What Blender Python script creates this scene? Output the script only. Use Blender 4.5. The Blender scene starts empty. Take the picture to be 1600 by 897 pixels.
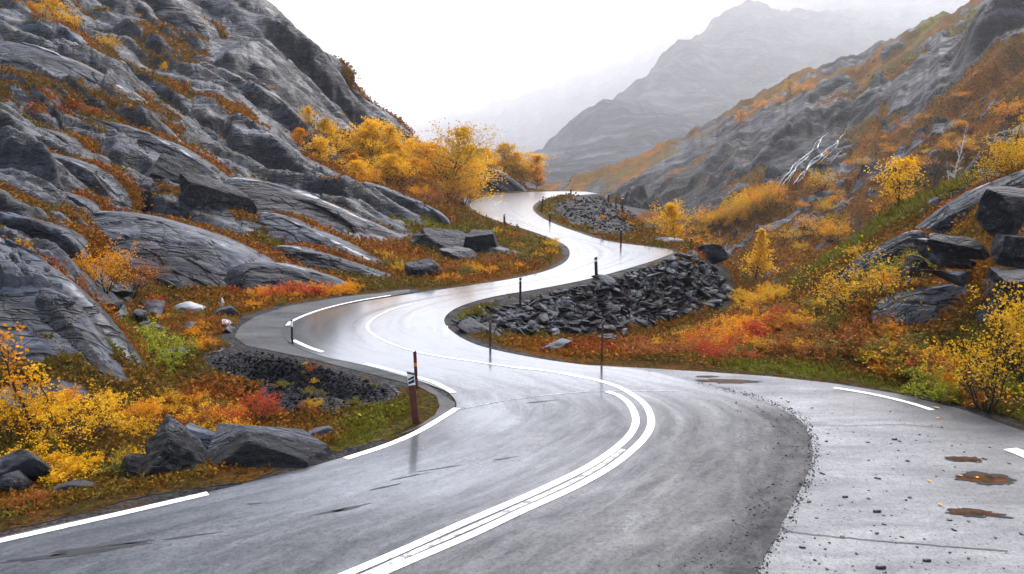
EXPOSURE=1.40; HAZE=.00021; DENOISE=True
import bpy, math, random
import numpy as np
from mathutils import Vector, Matrix, Euler, Quaternion
sc = bpy.context.scene
COL = sc.collection
PI = math.pi
# ------------------------------------------------------------------ camera
W0, H0, F = 1600.0, 897.0, 1244.0
CAMH = 5.1
PITCH = math.atan((H0/2-250)/F)
cp, sp = math.cos(PITCH), math.sin(PITCH)
cd = bpy.data.cameras.new('camera'); cam = bpy.data.objects.new('camera', cd); COL.objects.link(cam)
cd.sensor_width = 36; cd.lens = F/W0*36; cd.clip_start = .1; cd.clip_end = 20000
cam.location = (0, 0, CAMH); cam.rotation_euler = (PI/2-PITCH, 0, 0)
sc.camera = cam

def ray(u, v):                      # x/y and z/y of the line of sight through a photo point
    dy = H0/2-np.asarray(v, float)
    Y = F*cp+dy*sp; Z = -F*sp+dy*cp
    return (np.asarray(u, float)-W0/2)/Y, Z/Y
def at(u, v, D):                    # a point D metres ahead
    a, b = ray(u, v)
    return Vector((float(a*D), float(D), float(CAMH+b*D)))
def gp(u, v, z=0.0):                # the point at height z seen there
    a, b = ray(u, v)
    D = (z-CAMH)/b
    return Vector((float(a*D), float(D), z))
def proj(x, y, z):                  # where a point is seen (photo pixels)
    yy = y*cp-(z-CAMH)*sp; zz = y*sp+(z-CAMH)*cp
    yy = np.maximum(yy, .5)
    return W0/2+F*x/yy, H0/2-F*zz/yy

# ------------------------------------------------------------------ noise
def _h(ix, iy, s):
    n = (ix.astype(np.int64)*374761393+iy.astype(np.int64)*668265263+s*2147483647*31) & 0xffffffff
    n = ((n ^ (n >> 13))*1274126177) & 0xffffffff
    n = (n ^ (n >> 16))*2246822519 & 0xffffffff
    return ((n ^ (n >> 15)) & 0xffffff)/float(0x1000000)
def perlin(x, y, s=0):
    x = np.asarray(x, float); y = np.asarray(y, float)
    ix = np.floor(x); iy = np.floor(y); fx = x-ix; fy = y-iy
    ix = ix.astype(np.int64); iy = iy.astype(np.int64)
    ux = fx*fx*fx*(fx*(fx*6-15)+10); uy = fy*fy*fy*(fy*(fy*6-15)+10)
    def g(a, b):
        t = _h(ix+a, iy+b, s)*2*PI
        return np.cos(t)*(fx-a)+np.sin(t)*(fy-b)
    a = g(0, 0); b = g(1, 0); c = g(0, 1); d = g(1, 1)
    return 1.4*((a+(b-a)*ux)+((c+(d-c)*ux)-(a+(b-a)*ux))*uy)
def fbm(x, y, o=4, s=0, gain=.5, lac=2.03):
    t = 0; a = 1; n = 0
    for k in range(o):
        t = t+a*perlin(x, y, s+k*17); n += a; a *= gain; x = x*lac+3.1; y = y*lac-7.7
    return t/n
def ridged(x, y, o=4, s=0):
    t = 0; a = 1; n = 0
    for k in range(o):
        t = t+a*(1-2*np.abs(perlin(x, y, s+k*13))); n += a; a *= .5; x = x*2.07+1.3; y = y*2.07+5.1
    return t/n
def worley(x, y, seed=0):               # nearest cell: its random numbers, the way to its centre, and how near its edge is
    ix = np.floor(x).astype(np.int64); iy = np.floor(y).astype(np.int64)
    f1 = np.full(x.shape, 9.); f2 = f1.copy(); bx = np.zeros(x.shape); by = bx.copy(); ci = ix*0; cj = ix*0
    for a in (-1, 0, 1):
        for b in (-1, 0, 1):
            i, j = ix+a, iy+b; px = i+.1+.8*_h(i, j, seed); py = j+.1+.8*_h(i, j, seed+1); d = np.hypot(x-px, y-py); m = d < f1
            f2 = np.where(m, f1, np.minimum(f2, d)); f1 = np.where(m, d, f1); bx = np.where(m, x-px, bx); by = np.where(m, y-py, by); ci = np.where(m, i, ci); cj = np.where(m, j, cj)
    return (_h(ci, cj, seed+2), _h(ci, cj, seed+3), _h(ci, cj, seed+4)), bx, by, f2-f1
def ss(x, a, b):
    t = np.clip((x-a)/(b-a), 0, 1); return t*t*(3-2*t)

# ------------------------------------------------------------------ objects
def tag(o, label=None, cat=None, group=None, kind=None):
    if label: o['label'] = label
    if cat: o['category'] = cat
    if group: o['group'] = group
    if kind: o['kind'] = kind
    return o
def mesh_np(name, V, faces, mat=None, smooth=False):
    """faces: int array (n,3) or (n,4), or list of lists"""
    me = bpy.data.meshes.new(name)
    V = np.asarray(V, np.float32)
    if isinstance(faces, np.ndarray):
        n, k = faces.shape
        me.vertices.add(len(V)); me.vertices.foreach_set('co', V.ravel())
        me.loops.add(n*k); me.loops.foreach_set('vertex_index', faces.astype(np.int32).ravel())
        me.polygons.add(n); me.polygons.foreach_set('loop_start', np.arange(0, n*k, k, dtype=np.int32))
        me.update(calc_edges=True)
    else:
        me.from_pydata([tuple(v) for v in V], [], [tuple(f) for f in faces]); me.update()
    if smooth: me.polygons.foreach_set('use_smooth', np.ones(len(me.polygons), bool))
    if mat: me.materials.append(mat)
    return me
def link(name, me, parent=None, loc=None):
    o = bpy.data.objects.new(name, me); COL.objects.link(o)
    if parent: o.parent = parent
    if loc is not None: o.location = loc
    return o
def empty(name, loc=(0, 0, 0)):
    o = bpy.data.objects.new(name, None); COL.objects.link(o); o.location = loc; o.empty_display_size = .2
    return o
def copy_tree(o, parent=None):
    c = o.copy(); COL.objects.link(c)
    if parent: c.parent = parent
    for ch in o.children: copy_tree(ch, c)
    return c
def set_col(me, arr, name='mask'):
    a = me.attributes.new(name, 'FLOAT_COLOR', 'POINT'); a.data.foreach_set('color', np.asarray(arr, np.float32).ravel())

# ------------------------------------------------------------------ node helper
class NT:
    def __init__(s, mat): s.t = mat.node_tree; s.n = s.t.nodes; s.l = s.t.links
    def new(s, typ, ins=None, **kw):
        n = s.n.new(typ)
        for k, v in kw.items(): setattr(n, k, v)
        for k, v in (ins or {}).items():
            if isinstance(v, bpy.types.NodeSocket): s.l.new(v, n.inputs[k])
            else: n.inputs[k].default_value = v
        return n
    def noise(s, vec, scale, detail=4, rough=.55, dist=0.):
        return s.new('ShaderNodeTexNoise', {'Vector': vec, 'Scale': scale, 'Detail': detail, 'Roughness': rough, 'Distortion': dist}).outputs['Fac']
    def ramp(s, fac, stops, interp='LINEAR'):
        n = s.new('ShaderNodeValToRGB', {'Fac': fac}); e = n.color_ramp; e.interpolation = interp
        while len(e.elements) < len(stops): e.elements.new(.5)
        for el, (p, c) in zip(e.elements, stops):
            el.position = p; el.color = (c, c, c, 1) if not isinstance(c, tuple) else (*c, 1)
        return n.outputs['Color']
    def math(s, op, a, b=0., c=None, clamp=False):
        n = s.n.new('ShaderNodeMath'); n.operation = op; n.use_clamp = clamp
        for i, v in enumerate((a, b, c)):
            if v is None: continue
            if isinstance(v, bpy.types.NodeSocket): s.l.new(v, n.inputs[i])
            else: n.inputs[i].default_value = v
        return n.outputs[0]
    def mix(s, fac, a, b, bt='MIX'):
        n = s.n.new('ShaderNodeMix'); n.data_type = 'RGBA'; n.blend_type = bt
        for i, v in ((0, fac), (6, a), (7, b)):
            if isinstance(v, bpy.types.NodeSocket): s.l.new(v, n.inputs[i])
            else: n.inputs[i].default_value = v if i == 0 else (*v, 1)
        return n.outputs[2]
    def map(s, vec, scale=(1, 1, 1), rot=(0, 0, 0)):
        return s.new('ShaderNodeMapping', {'Vector': vec, 'Scale': scale, 'Rotation': rot}).outputs[0]
def newmat(name):
    m = bpy.data.materials.new(name); m.use_nodes = True; m.node_tree.nodes.clear()
    t = NT(m); out = t.new('ShaderNodeOutputMaterial'); b = t.new('ShaderNodeBsdfPrincipled'); t.l.new(b.outputs[0], out.inputs[0])
    return m, t, b, out

def rock_material(name, base=1.0, rot=.0, speck=1.0, scale=1.0, tint=(.90, 1, 1.17), spec0=.3, vegb=1.):
    m, t, b, out = newmat(name)
    geo = t.new('ShaderNodeNewGeometry'); P = geo.outputs['Position']
    if scale != 1: P = t.map(P, (scale,)*3)
    def C(r, g, bb): return (r*base*tint[0], g*base*tint[1], bb*base*tint[2])
    at_ = t.new('ShaderNodeAttribute', attribute_name='mask')
    sep = t.new('ShaderNodeSeparateColor', {'Color': at_.outputs['Color']})
    veg, hue, grav, face = sep.outputs[0], sep.outputs[1], sep.outputs[2], at_.outputs['Alpha']
    big = t.noise(P, .35, 5, .6)
    stv = t.map(P, (.16, 1.5, 1.1), (0, 0, rot))         # streaks down the slab
    st = t.noise(stv, 1.0, 6, .55, .6)
    st2 = t.noise(t.map(P, (.5, 5., 3.), (0, 0, rot)), 2.0, 5, .6, .3)
    fine = t.noise(P, 9, 6, .7)
    mixf = t.math('ADD', t.math('MULTIPLY', big, .45), t.math('MULTIPLY', st, .55))
    mid = t.noise(P, 3.2, 7, .7, .3)
    mixf = t.math('ADD', t.math('MULTIPLY', mixf, .72), t.math('MULTIPLY', mid, .28))
    top = t.ramp(mixf, [(.36, C(.010, .010, .011)), (.44, C(.038, .038, .040)), (.52, C(.085, .085, .089)), (.60, C(.15, .15, .155)), (.69, C(.30, .30, .30))])
    top = t.mix(t.ramp(st2, [(.56, 0.), (.64, .8)]), top, C(.012, .012, .013))
    top = t.mix(t.math('MULTIPLY', t.ramp(t.noise(P, 30, 3, .6), [(.3, 1.), (.45, 0.)]), .3), top, C(.03, .03, .032))
    # blackened cracked faces, flecked with lichen
    wv = t.new('ShaderNodeTexVoronoi', {'Vector': t.new('ShaderNodeVectorMath', {0: t.map(P, (.55, 1.3, 1.2), (0, 0, rot)), 1: t.new('ShaderNodeVectorMath', {0: t.new('ShaderNodeTexNoise', {'Vector': P, 'Scale': 1.2, 'Detail': 4}).outputs['Color'], 1: (1.3, 1.3, 1.3)}, operation='MULTIPLY').outputs[0]}, operation='ADD').outputs[0], 'Scale': .62}, feature='DISTANCE_TO_EDGE')
    crack = t.math('MULTIPLY', t.ramp(wv.outputs['Distance'], [(0., 1.), (.016, .0)]), t.ramp(t.noise(P, .55, 3, .5), [(.48, 0.), (.6, 1.)]))
    dark = t.ramp(t.noise(P, 2.8, 9, .78), [(.38, C(.005, .005, .006)), (.49, C(.022, .022, .023)), (.58, C(.065, .065, .067)), (.68, C(.17, .17, .17)), (.78, C(.3, .3, .29))])
    spn = t.noise(P, 11, 4, .7)
    dark = t.mix(t.math('MULTIPLY', t.ramp(spn, [(.58, 0.), (.66, 1.)]), .6*speck), dark, C(.34, .34, .33))
    fn = t.math('ADD', face, t.math('MULTIPLY', t.math('SUBTRACT', t.noise(P, .8, 6, .7), .5), 1.5))
    rockc = t.mix(t.ramp(fn, [(.38, 0.), (.58, 1.)]), top, dark)
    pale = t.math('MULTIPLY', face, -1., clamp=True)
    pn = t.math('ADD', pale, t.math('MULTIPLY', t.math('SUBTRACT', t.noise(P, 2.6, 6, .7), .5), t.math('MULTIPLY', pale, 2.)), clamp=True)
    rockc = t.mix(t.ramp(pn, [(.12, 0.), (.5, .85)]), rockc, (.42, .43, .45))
    # sharp dark seams along the bedding
    wob = t.new('ShaderNodeVectorMath', {0: P, 1: t.new('ShaderNodeVectorMath', {0: t.new('ShaderNodeTexNoise', {'Vector': P, 'Scale': .5, 'Detail': 3}).outputs['Color'], 1: (.8, .8, .8)}, operation='MULTIPLY').outputs[0]}, operation='ADD').outputs[0]
    seams = 0.
    for sc_, (la, lb), wd, msk in ((.8, (.09, 1.5), .017, .42), (1.9, (.09, 1.2), .014, .56), (.26, (.14, 1.4), .014, .36)):
        nn = t.noise(t.map(wob, (la, lb, lb), (0, 0, rot)), sc_, 3, .5)
        ln = t.ramp(t.math('ABSOLUTE', t.math('SUBTRACT', nn, .5)), [(wd*.35, 1.), (wd, 0.)])
        ln = t.math('MULTIPLY', ln, t.ramp(t.noise(P, sc_*.55, 3, .6), [(msk, 0.), (msk+.12, 1.)]))
        seams = ln if seams == 0. else t.math('MAXIMUM', seams, ln)
    rockc = t.mix(t.math('MULTIPLY', seams, .93), rockc, C(.006, .006, .007))
    band = t.noise(t.map(wob, (.10, 1.2, 1.2), (0, 0, rot)), .55, 4, .55)
    rockc = t.mix(t.ramp(band, [(.41, .85), (.50, 0.)]), rockc, C(.012, .012, .013))
    rockc = t.mix(t.ramp(band, [(.56, 0.), (.70, .5)]), rockc, C(.30, .30, .31))
    rockc = t.mix(t.math('MULTIPLY', crack, .8), rockc, C(.012, .012, .013))
    rockc = t.mix(t.math('MULTIPLY', t.ramp(t.noise(P, 1.7, 6, .7), [(.60, 0.), (.72, 1.)]), .35), rockc, (.09, .072, .035))   # ochre lichen
    # gravel
    gv = t.new('ShaderNodeTexVoronoi', {'Vector': P, 'Scale': 11.0})
    gc = t.mix(t.ramp(gv.outputs['Color'], [(.0, 0.), (1., 1.)]), (.004, .004, .005), (.034, .034, .036))
    gc = t.mix(t.ramp(t.noise(P, 3.5, 5, .7), [(.6, 0.), (.72, .5)]), gc, (.12, .12, .12))
    gc = t.mix(t.ramp(t.noise(P, .9, 5, .7), [(.48, 0.), (.66, .7)]), gc, (.050, .034, .018))
    gf = t.ramp(t.math('ADD', grav, t.math('MULTIPLY', t.math('SUBTRACT', t.noise(P, 2.2, 6, .7), .5), .9)), [(.42, 0.), (.58, 1.)])
    c1 = t.mix(gf, rockc, gc)
    # heath
    hn = t.math('ADD', hue, t.math('MULTIPLY', t.math('SUBTRACT', t.noise(P, .9, 6, .7), .5), .9), clamp=True)
    vc = t.ramp(hn, [(.0, (.17, .17, .016)), (.18, (.085, .070, .011)), (.36, (.105, .058, .012)), (.5, (.15, .066, .010)), (.64, (.26, .095, .010)), (.78, (.15, .040, .010)), (1., (.30, .032, .012))])
    vn = t.noise(P, 7., 7, .8)
    vc = t.mix(t.ramp(vn, [(.40, .92), (.54, 0.)]), vc, (.014, .009, .005))
    vc = t.mix(t.ramp(t.noise(P, 13., 4, .7), [(.54, 0.), (.66, .6)]), vc, (.40, .19, .02))
    vc = t.mix(t.ramp(t.noise(P, 2.1, 5, .7), [(.52, 0.), (.66, .55)]), vc, (.07, .055, .012))
    if vegb != 1.: vc = t.new('ShaderNodeVectorMath', {0: vc, 1: (vegb,)*3}, operation='MULTIPLY').outputs[0]
    vfn = t.math('ADD', veg, t.math('MULTIPLY', t.math('SUBTRACT', t.noise(t.map(P, (.6, 1.5, 1.2), (0, 0, rot)), 1.6, 7, .7), .5), 1.2))
    vf = t.ramp(vfn, [(.46, 0.), (.54, 1.)])
    col = t.mix(vf, c1, vc)
    t.l.new(col, b.inputs['Base Color'])
    rr = t.ramp(st, [(.35, .42), (.65, .75)])
    rg = t.mix(vf, rr, (.95, .95, .95))
    t.l.new(rg, b.inputs['Roughness']); 
    spec = t.mix(t.math('MAXIMUM', vf, gf), (spec0,)*3, (.06, .06, .06)); t.l.new(spec, b.inputs['Specular IOR Level'])
    h = t.math('ADD', t.math('MULTIPLY', fine, .035), t.math('MULTIPLY', st, .16))
    h = t.math('ADD', h, t.math('MULTIPLY', t.noise(P, 2.6, 8, .72), t.math('MULTIPLY', t.ramp(fn, [(.3, 0.), (.7, 1.)]), .35)))
    h = t.math('SUBTRACT', h, t.math('ADD', t.math('MULTIPLY', crack, .05), t.math('MULTIPLY', seams, .10)))
    h = t.math('ADD', h, t.math('MULTIPLY', band, .5))
    h = t.math('MULTIPLY', h, t.math('SUBTRACT', 1., t.math('MAXIMUM', gf, vf)))
    h = t.math('ADD', h, t.math('MULTIPLY', vf, t.math('MULTIPLY', vn, .45)))
    h = t.math('ADD', h, t.math('MULTIPLY', gf, t.math('MULTIPLY', gv.outputs['Distance'], -.06)))
    bp = t.new('ShaderNodeBump', {'Height': h, 'Strength': .9, 'Distance': 1.0/scale}); t.l.new(bp.outputs[0], b.inputs['Normal'])
    return m
def leaf_material(name, cols, trans=.35):
    m, t, b, out = newmat(name)
    geo = t.new('ShaderNodeNewGeometry')
    oi = t.new('ShaderNodeObjectInfo')
    r = t.math('ADD', t.math('MULTIPLY', geo.outputs['Random Per Island'], .85), t.math('MULTIPLY', oi.outputs['Random'], .15))
    n = len(cols)
    c = t.ramp(r, [(i/(n-1), cc) for i, cc in enumerate(cols)])
    t.l.new(c, b.inputs['Base Color']); b.inputs['Roughness'].default_value = .6; b.inputs['Specular IOR Level'].default_value = .25
    tr = t.new('ShaderNodeBsdfTranslucent', {'Color': c})
    mx = t.new('ShaderNodeMixShader', {0: trans, 1: b.outputs[0], 2: tr.outputs[0]}); t.l.new(mx.outputs[0], out.inputs[0])
    return m
def plain(name, col, rough=.6, var=.25, scale=12, spec=.4, bump=.0, metallic=0):
    m, t, b, out = newmat(name)
    tc = t.new('ShaderNodeTexCoord'); n = t.noise(tc.outputs['Object'], scale, 6, .65)
    c = t.mix(t.ramp(n, [(.3, 0.), (.7, 1.)]), tuple(x*(1-var) for x in col), tuple(min(1, x*(1+var)) for x in col))
    t.l.new(c, b.inputs['Base Color']); b.inputs['Roughness'].default_value = rough; b.inputs['Specular IOR Level'].default_value = spec
    b.inputs['Metallic'].default_value = metallic
    if bump:
        bp = t.new('ShaderNodeBump', {'Height': n, 'Strength': .6, 'Distance': bump}); t.l.new(bp.outputs[0], b.inputs['Normal'])
    return m
# ------------------------------------------------------------------ road layout
def catmull(P, n):
    P = np.array(P, float); out = []
    Q = np.vstack([2*P[0]-P[1], P, 2*P[-1]-P[-2]])
    for i in range(len(P)-1):
        p0, p1, p2, p3 = Q[i:i+4]
        d1 = max(np.linalg.norm(p1-p0), 1e-6)**.5; d2 = max(np.linalg.norm(p2-p1), 1e-6)**.5; d3 = max(np.linalg.norm(p3-p2), 1e-6)**.5
        for k in range(n):
            s = k/n*d2
            A1 = p0*(-s/d1)+p1*((s+d1)/d1) if True else 0
            A2 = p1*((d2-s)/d2)+p2*(s/d2)
            A3 = p2*((d2+d3-s)/d3)+p3*((s-d2)/d3)
            B1 = A1*((d2-s)/(d1+d2))+A2*((s+d1)/(d1+d2))
            B2 = A2*((d2+d3-s)/(d2+d3))+A3*(s/(d2+d3))
            out.append(B1*((d2-s)/d2)+B2*(s/d2))
    out.append(P[-1]); return np.array(out)
def gpl(pts): return [tuple(gp(u, v))[:2] for u, v in pts]
ST = [((-150, 884), (1080, 1050)), ((0, 840), (1180, 897)), ((330, 769), (1235, 800)), ((540, 714), (1262, 735)), ((660, 672), (1266, 690)),
      ((711, 641), (1245, 652)), ((703, 616), (1180, 622)), ((668, 600), (1090, 599)), ((620, 585), (1000, 578)), ((560, 569), (900, 569)),
      ((500, 556), (800, 553)), ((455, 537), (742, 538)), ((440, 519), (706, 518)), ((453, 503), (694, 501)), ((488, 489), (703, 488)),
      ((548, 475), (724, 477)), ((640, 460), (770, 464)), ((735, 446), (840, 452)), ((805, 435), (920, 436)), ((852, 424), (990, 417)),
      ((881, 411), (1036, 402)), ((890, 398), (1052, 394)), ((885, 385), (1040, 389)), ((862, 373), (1000, 384)), ((820, 358), (950, 377)),
      ((775, 344), (900, 362)), ((745, 332), (862, 348)), ((734, 321), (842, 337)), ((741, 313), (833, 328)), ((763, 306.5), (836, 319)),
      ((800, 301.8), (851, 312)), ((850, 299.5), (882, 307.5)), ((895, 299.3), (922, 303.5)), ((915, 299.6), (934, 302.6))]
RL = [(-22, -6), (-13.5, 3)]+gpl([a for a, b in ST]); RR = [(-8, -10), (-1.5, 2.5)]+gpl([b for a, b in ST])
NS = 14
EL = catmull(RL, NS); ER = catmull(RR, NS)
LAYBY = np.array([tuple(gp(u, v))[:2] for u, v in [(930, 571), (1000, 575), (1100, 581), (1200, 588), (1300, 599), (1400, 615), (1500, 639), (1600, 674), (1750, 750), (2100, 1000)]]+[(9, -4), (-6, -8), (-3, 4)]+[tuple(gp(u, v))[:2] for u, v in [(1000, 897), (900, 700)]])
SHOULD = [(640, 452), (600, 457), (540, 463), (450, 478), (400, 494), (375, 510), (366, 526), (385, 540), (430, 549), (490, 561), (550, 577), (610, 592), (655, 604), (682, 619), (687, 634), (680, 648), (655, 664), (620, 680), (700, 655), (712, 630), (660, 596), (560, 566), (450, 536), (446, 505), (520, 478), (640, 457)]
SHW = np.array(gpl(SHOULD))
POLYS = [np.vstack([EL, ER[::-1]]), LAYBY, SHW]
def in_poly(P, x, y):
    c = np.zeros(x.shape, bool); n = len(P); j = n-1
    for i in range(n):
        xi, yi = P[i]; xj, yj = P[j]
        if yi != yj:
            k = ((yi > y) != (yj > y)) & (x < (xj-xi)*(y-yi)/(yj-yi)+xi)
            c ^= k
        j = i
    return c
def seg_dist(P, x, y, closed=True):
    d = np.full(x.shape, 1e9); n = len(P)
    for i in range(n if closed else n-1):
        ax, ay = P[i]; bx, by = P[(i+1) % n]; dx, dy = bx-ax, by-ay; L = dx*dx+dy*dy+1e-12
        t = np.clip(((x-ax)*dx+(y-ay)*dy)/L, 0, 1)
        d = np.minimum(d, (x-ax-t*dx)**2+(y-ay-t*dy)**2)
    return np.sqrt(d)
def road_sd(x, y):
    out = np.full(x.shape, 1e9)
    for P in (POLYS[0][::3], POLYS[1], POLYS[2]):
        d = seg_dist(P, x, y); i = in_poly(P, x, y)
        out = np.minimum(out, np.where(i, -d, d))
    return out

# ------------------------------------------------------------------ near terrain
CTRL = """
0 815 11.2;0 760 12.6;0 720 13.4;0 650 15.0;0 612 16.0;0 500 18.4;0 380 21;0 405 22.6;0 372 25;0 335 29;0 280 36;0 200 44;0 140 52;0 100 60;0 60 68;0 15 80;0 -60 100;0 -110 130
-250 870 9.8;-250 700 13.5;-250 560 17;-250 330 22;-250 250 36;-250 100 52;-250 -60 80;-250 -220 120
-600 800 10.5;-600 600 16;-600 250 24;-600 0 50;-600 -250 90
110 790 11.8;110 700 14;110 640 15.8;110 560 17.5;110 448 19.4;110 470 21;110 430 24;110 385 28;110 340 33;110 280 40;110 200 50;110 120 61;110 60 76;110 0 92;110 -80 115
220 770 12.2;220 690 14.4;220 620 17;220 583 17.9;220 560 20;220 520 23.5;220 485 27;220 445 31;220 390 34.5;220 325 41;220 250 48;220 170 60;220 100 74;220 40 90;220 -50 110
330 745 12.9;330 690 14.6;330 640 17.8;330 590 20;330 560 20.5;330 520 24;330 485 27.5;330 450 31;330 400 35;330 330 42;330 260 51;330 190 62;330 120 77;330 50 94;330 -30 110
430 715 13.6;430 680 15.7;430 640 18.3;430 600 19.8;430 570 20.2;400 495 26;420 470 29;420 450 32;420 400 36.5;420 340 43;420 280 52;420 200 66;420 120 82;430 50 97;430 5 108;430 30 130
520 690 14.5;520 650 17.0;520 610 18.8;500 575 19.8;500 465 30;500 435 34;500 390 39;500 340 46;500 290 58;500 230 72;500 170 88;510 95 106;510 130 130
600 665 15.5;600 630 16.9;600 600 18.4;620 452 31.8;600 425 36;600 380 43;600 345 51;600 310 62;600 270 78;600 225 93;600 190 108;600 215 130
670 640 16.4;700 440 33;680 410 39;680 370 48;680 330 60;680 295 75;680 268 92;680 245 106;680 262 130
760 435 34;740 400 41;740 360 56;740 335 70;720 312 84;700 290 92;745 297 133;760 272 139;760 285 160
820 428 35.5;850 410 40;820 378 48;780 355 59;820 297 133;800 287 138;840 303 150;700 282 108;690 300 86
850 322 86;900 318 90;940 312 98;950 320 88;965 322 84;990 340 74;900 340 72;950 345 66;985 352 64;1000 362 59;1000 374 66;1015 400 80;960 335 108;990 360 92;1000 390 120;960 340 130;920 310 140
1000 400 45;1040 382 50;1080 383 50;1040 374 56;1100 400 46;1060 385 66;1060 420 95;1110 400 54;1110 430 70
760 490 26.6;800 470 29.2;860 455 31.2;930 440 33.6;1000 418 37.4;1050 403 42;1085 398 44
760 520 24.6;800 522 26.0;860 520 28.2;930 514 30.8;1000 506 34.2;1060 492 37.6;1110 474 40.5;1135 450 43;1140 425 47
740 530 23.0;800 548 21.8;850 540 23.8;900 548 22.2;900 560 20.6;1000 545 24.6;1000 566 20.5;1100 510 31;1100 545 25;1100 572 20.6;1150 500 36;1150 470 46;1150 455 60;1160 450 80
1200 578 19.8;1200 545 23;1200 500 30;1200 470 40;1210 460 50;1220 470 80
1300 590 18.7;1300 550 20.6;1300 500 24.5;1300 450 30;1290 410 36;1290 420 46;1290 440 80
1400 606 17.4;1400 560 19;1400 500 21.8;1400 440 25.4;1400 380 31;1390 340 37;1390 355 46;1390 400 80
1500 628 16.8;1500 580 17.7;1500 500 20;1500 430 23;1500 360 28;1490 306 34;1490 325 44;1490 370 80
1600 660 15.6;1600 610 16.2;1600 510 18;1600 420 20;1600 340 24.5;1600 268 31;1600 290 44;1600 330 80
1800 700 14.5;1800 560 17;1800 330 24;1800 200 34;1800 250 60
2200 700 13;2200 400 19;2200 150 36;2200 150 90
"""
cx, cy, cs = [], [], []
for tok in CTRL.replace('\n', ';').split(';'):
    if tok.strip():
        u, v, D = map(float, tok.split()); a, b = ray(u, v); cx.append(a); cy.append(math.log(D)); cs.append(float(b))
rs = []
for i in range(NS, len(EL)-NS, 7):      # the road itself is level
    for f in (-.08, .5, 1.08):
        p = EL[i]*(1-f)+ER[i]*f
        if p[1] > 8 and f == .5 or (p[1] > 9 and p[1] < 60): rs.append(p)
for p in list(SHW[:14])+list(LAYBY[:9]): rs.append(p)
for p in rs: cx.append(p[0]/p[1]); cy.append(math.log(p[1])); cs.append(-CAMH/p[1])
cx = np.array(cx); cy = np.array(cy); cs = np.array(cs)
RX = 1.6
def phi(d2): return np.sqrt(d2+.0025)
A = phi((RX*(cx[:, None]-cx[None]))**2+(cy[:, None]-cy[None])**2)
n = len(cx)
M = np.zeros((n+3, n+3)); M[:n, :n] = A-np.eye(n)*.004
M[:n, n] = 1; M[:n, n+1] = cx; M[:n, n+2] = cy; M[n, :n] = 1; M[n+1, :n] = cx; M[n+2, :n] = cy
wt = np.linalg.solve(M, np.concatenate([cs, [0, 0, 0]]))
def rbf(a, w):
    out = np.empty(a.shape); fl = a.ravel(); fw = w.ravel(); o = out.ravel()
    for i in range(0, len(fl), 20000):
        aa = fl[i:i+20000]; ww = fw[i:i+20000]
        o[i:i+20000] = phi((RX*(aa[:, None]-cx[None]))**2+(ww[:, None]-cy[None])**2)@wt[:n]+wt[n]+wt[n+1]*aa+wt[n+2]*ww
    return o.reshape(a.shape)
def base_z(x, y): return CAMH+y*rbf(x/y, np.log(y))
# grid of the near ground: columns fan out from the viewpoint, rows get longer with distance
UA = np.concatenate([np.linspace(-1.35, -.70, 60)[:-1], np.linspace(-.70, .70, 760), np.linspace(.70, 1.35, 60)[1:]])
WA = np.linspace(math.log(7.0), math.log(195), 880)
GU, GW = np.meshgrid(UA, WA)
GY = np.exp(GW); GX = GU*GY
cu = np.linspace(UA[0], UA[-1], 220); cw = np.linspace(WA[0], WA[-1], 280)
def bil(G, ug, wg, a, w):
    i = np.clip(np.searchsorted(ug, a)-1, 0, len(ug)-2); j = np.clip(np.searchsorted(wg, w)-1, 0, len(wg)-2)
    s = np.clip((a-ug[i])/(ug[i+1]-ug[i]), 0, 1); t = np.clip((w-wg[j])/(wg[j+1]-wg[j]), 0, 1)
    return (G[j, i]*(1-s)+G[j, i+1]*s)*(1-t)+(G[j+1, i]*(1-s)+G[j+1, i+1]*s)*t
cU, cW = np.meshgrid(cu, cw)
ZB = CAMH+GY*bil(rbf(cU, cW), cu, cw, GU, GW)
SD = road_sd(GX, GY)
PU, PV = proj(GX, GY, ZB)
def ell(u, v, ru, rv, rot=0, soft=.5, nz=.5):       # a patch of ground around a place seen in the photo
    c, s = math.cos(math.radians(rot)), math.sin(math.radians(rot))
    du = PU-u; dv = PV-v
    d = np.sqrt(((du*c+dv*s)/ru)**2+((-du*s+dv*c)/rv)**2)+nz*PN
    return 1-ss(d, 1-soft/2, 1+soft/2)
PN = fbm(GX/np.sqrt(GY)*2.2, np.sqrt(GY)*4.4, 5, 3)
# --- rock beds
left = ss(-GX, -4, 2)
hill = ss(ZB, .5, 2.2)
rock_w = hill*ss(SD, 1.5, 6)
warp = fbm(GX*.06, GY*.06, 4, 11)
def beds(yy, P, amp, sharp, seed):
    r = np.sqrt(np.clip(yy, 4, None))
    t = 2*r/P+1.3*fbm(GX*.045, GY*.045, 4, seed)+.25*fbm(GX*.3, GY*.3, 3, seed+3)
    k = np.floor(t); f = t-k
    am = .45+.9*_h(k.astype(np.int64), k.astype(np.int64)*0+seed, 5)
    am = am*ss(fbm(GX*.09/np.sqrt(r/5)+k*7.3, GY*.03+k*3.1, 3, seed+9), -.35, .25)
    prof = np.where(f < sharp, ss(f, 0, sharp), 1-((f-sharp)/(1-sharp))**1.9)
    face = np.where(f < sharp*1.1, 1., 0.)*am
    groove = ss(f, .62, .95)
    return amp*r*am*prof, face, groove, am
yyL = GY+.5*GX; yyR = GY-.55*GX
yy = np.where(GX < 0, np.clip(yyL, 4, None), np.clip(yyR+8, 4, None))
d1, f1, g1, a1 = beds(yy, 1.0, .24, .16, 21)
d2, f2, g2, a2 = beds(yy+2*warp, .37, .075, .22, 41)
d3, f3, g3, a3 = beds(yy-3*warp, .15, .024, .3, 61)
side = np.where(GX < 0, 1., .45)
und = fbm(GX*.12, GY*.12, 5, 77)*.05*GY**.8
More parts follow.
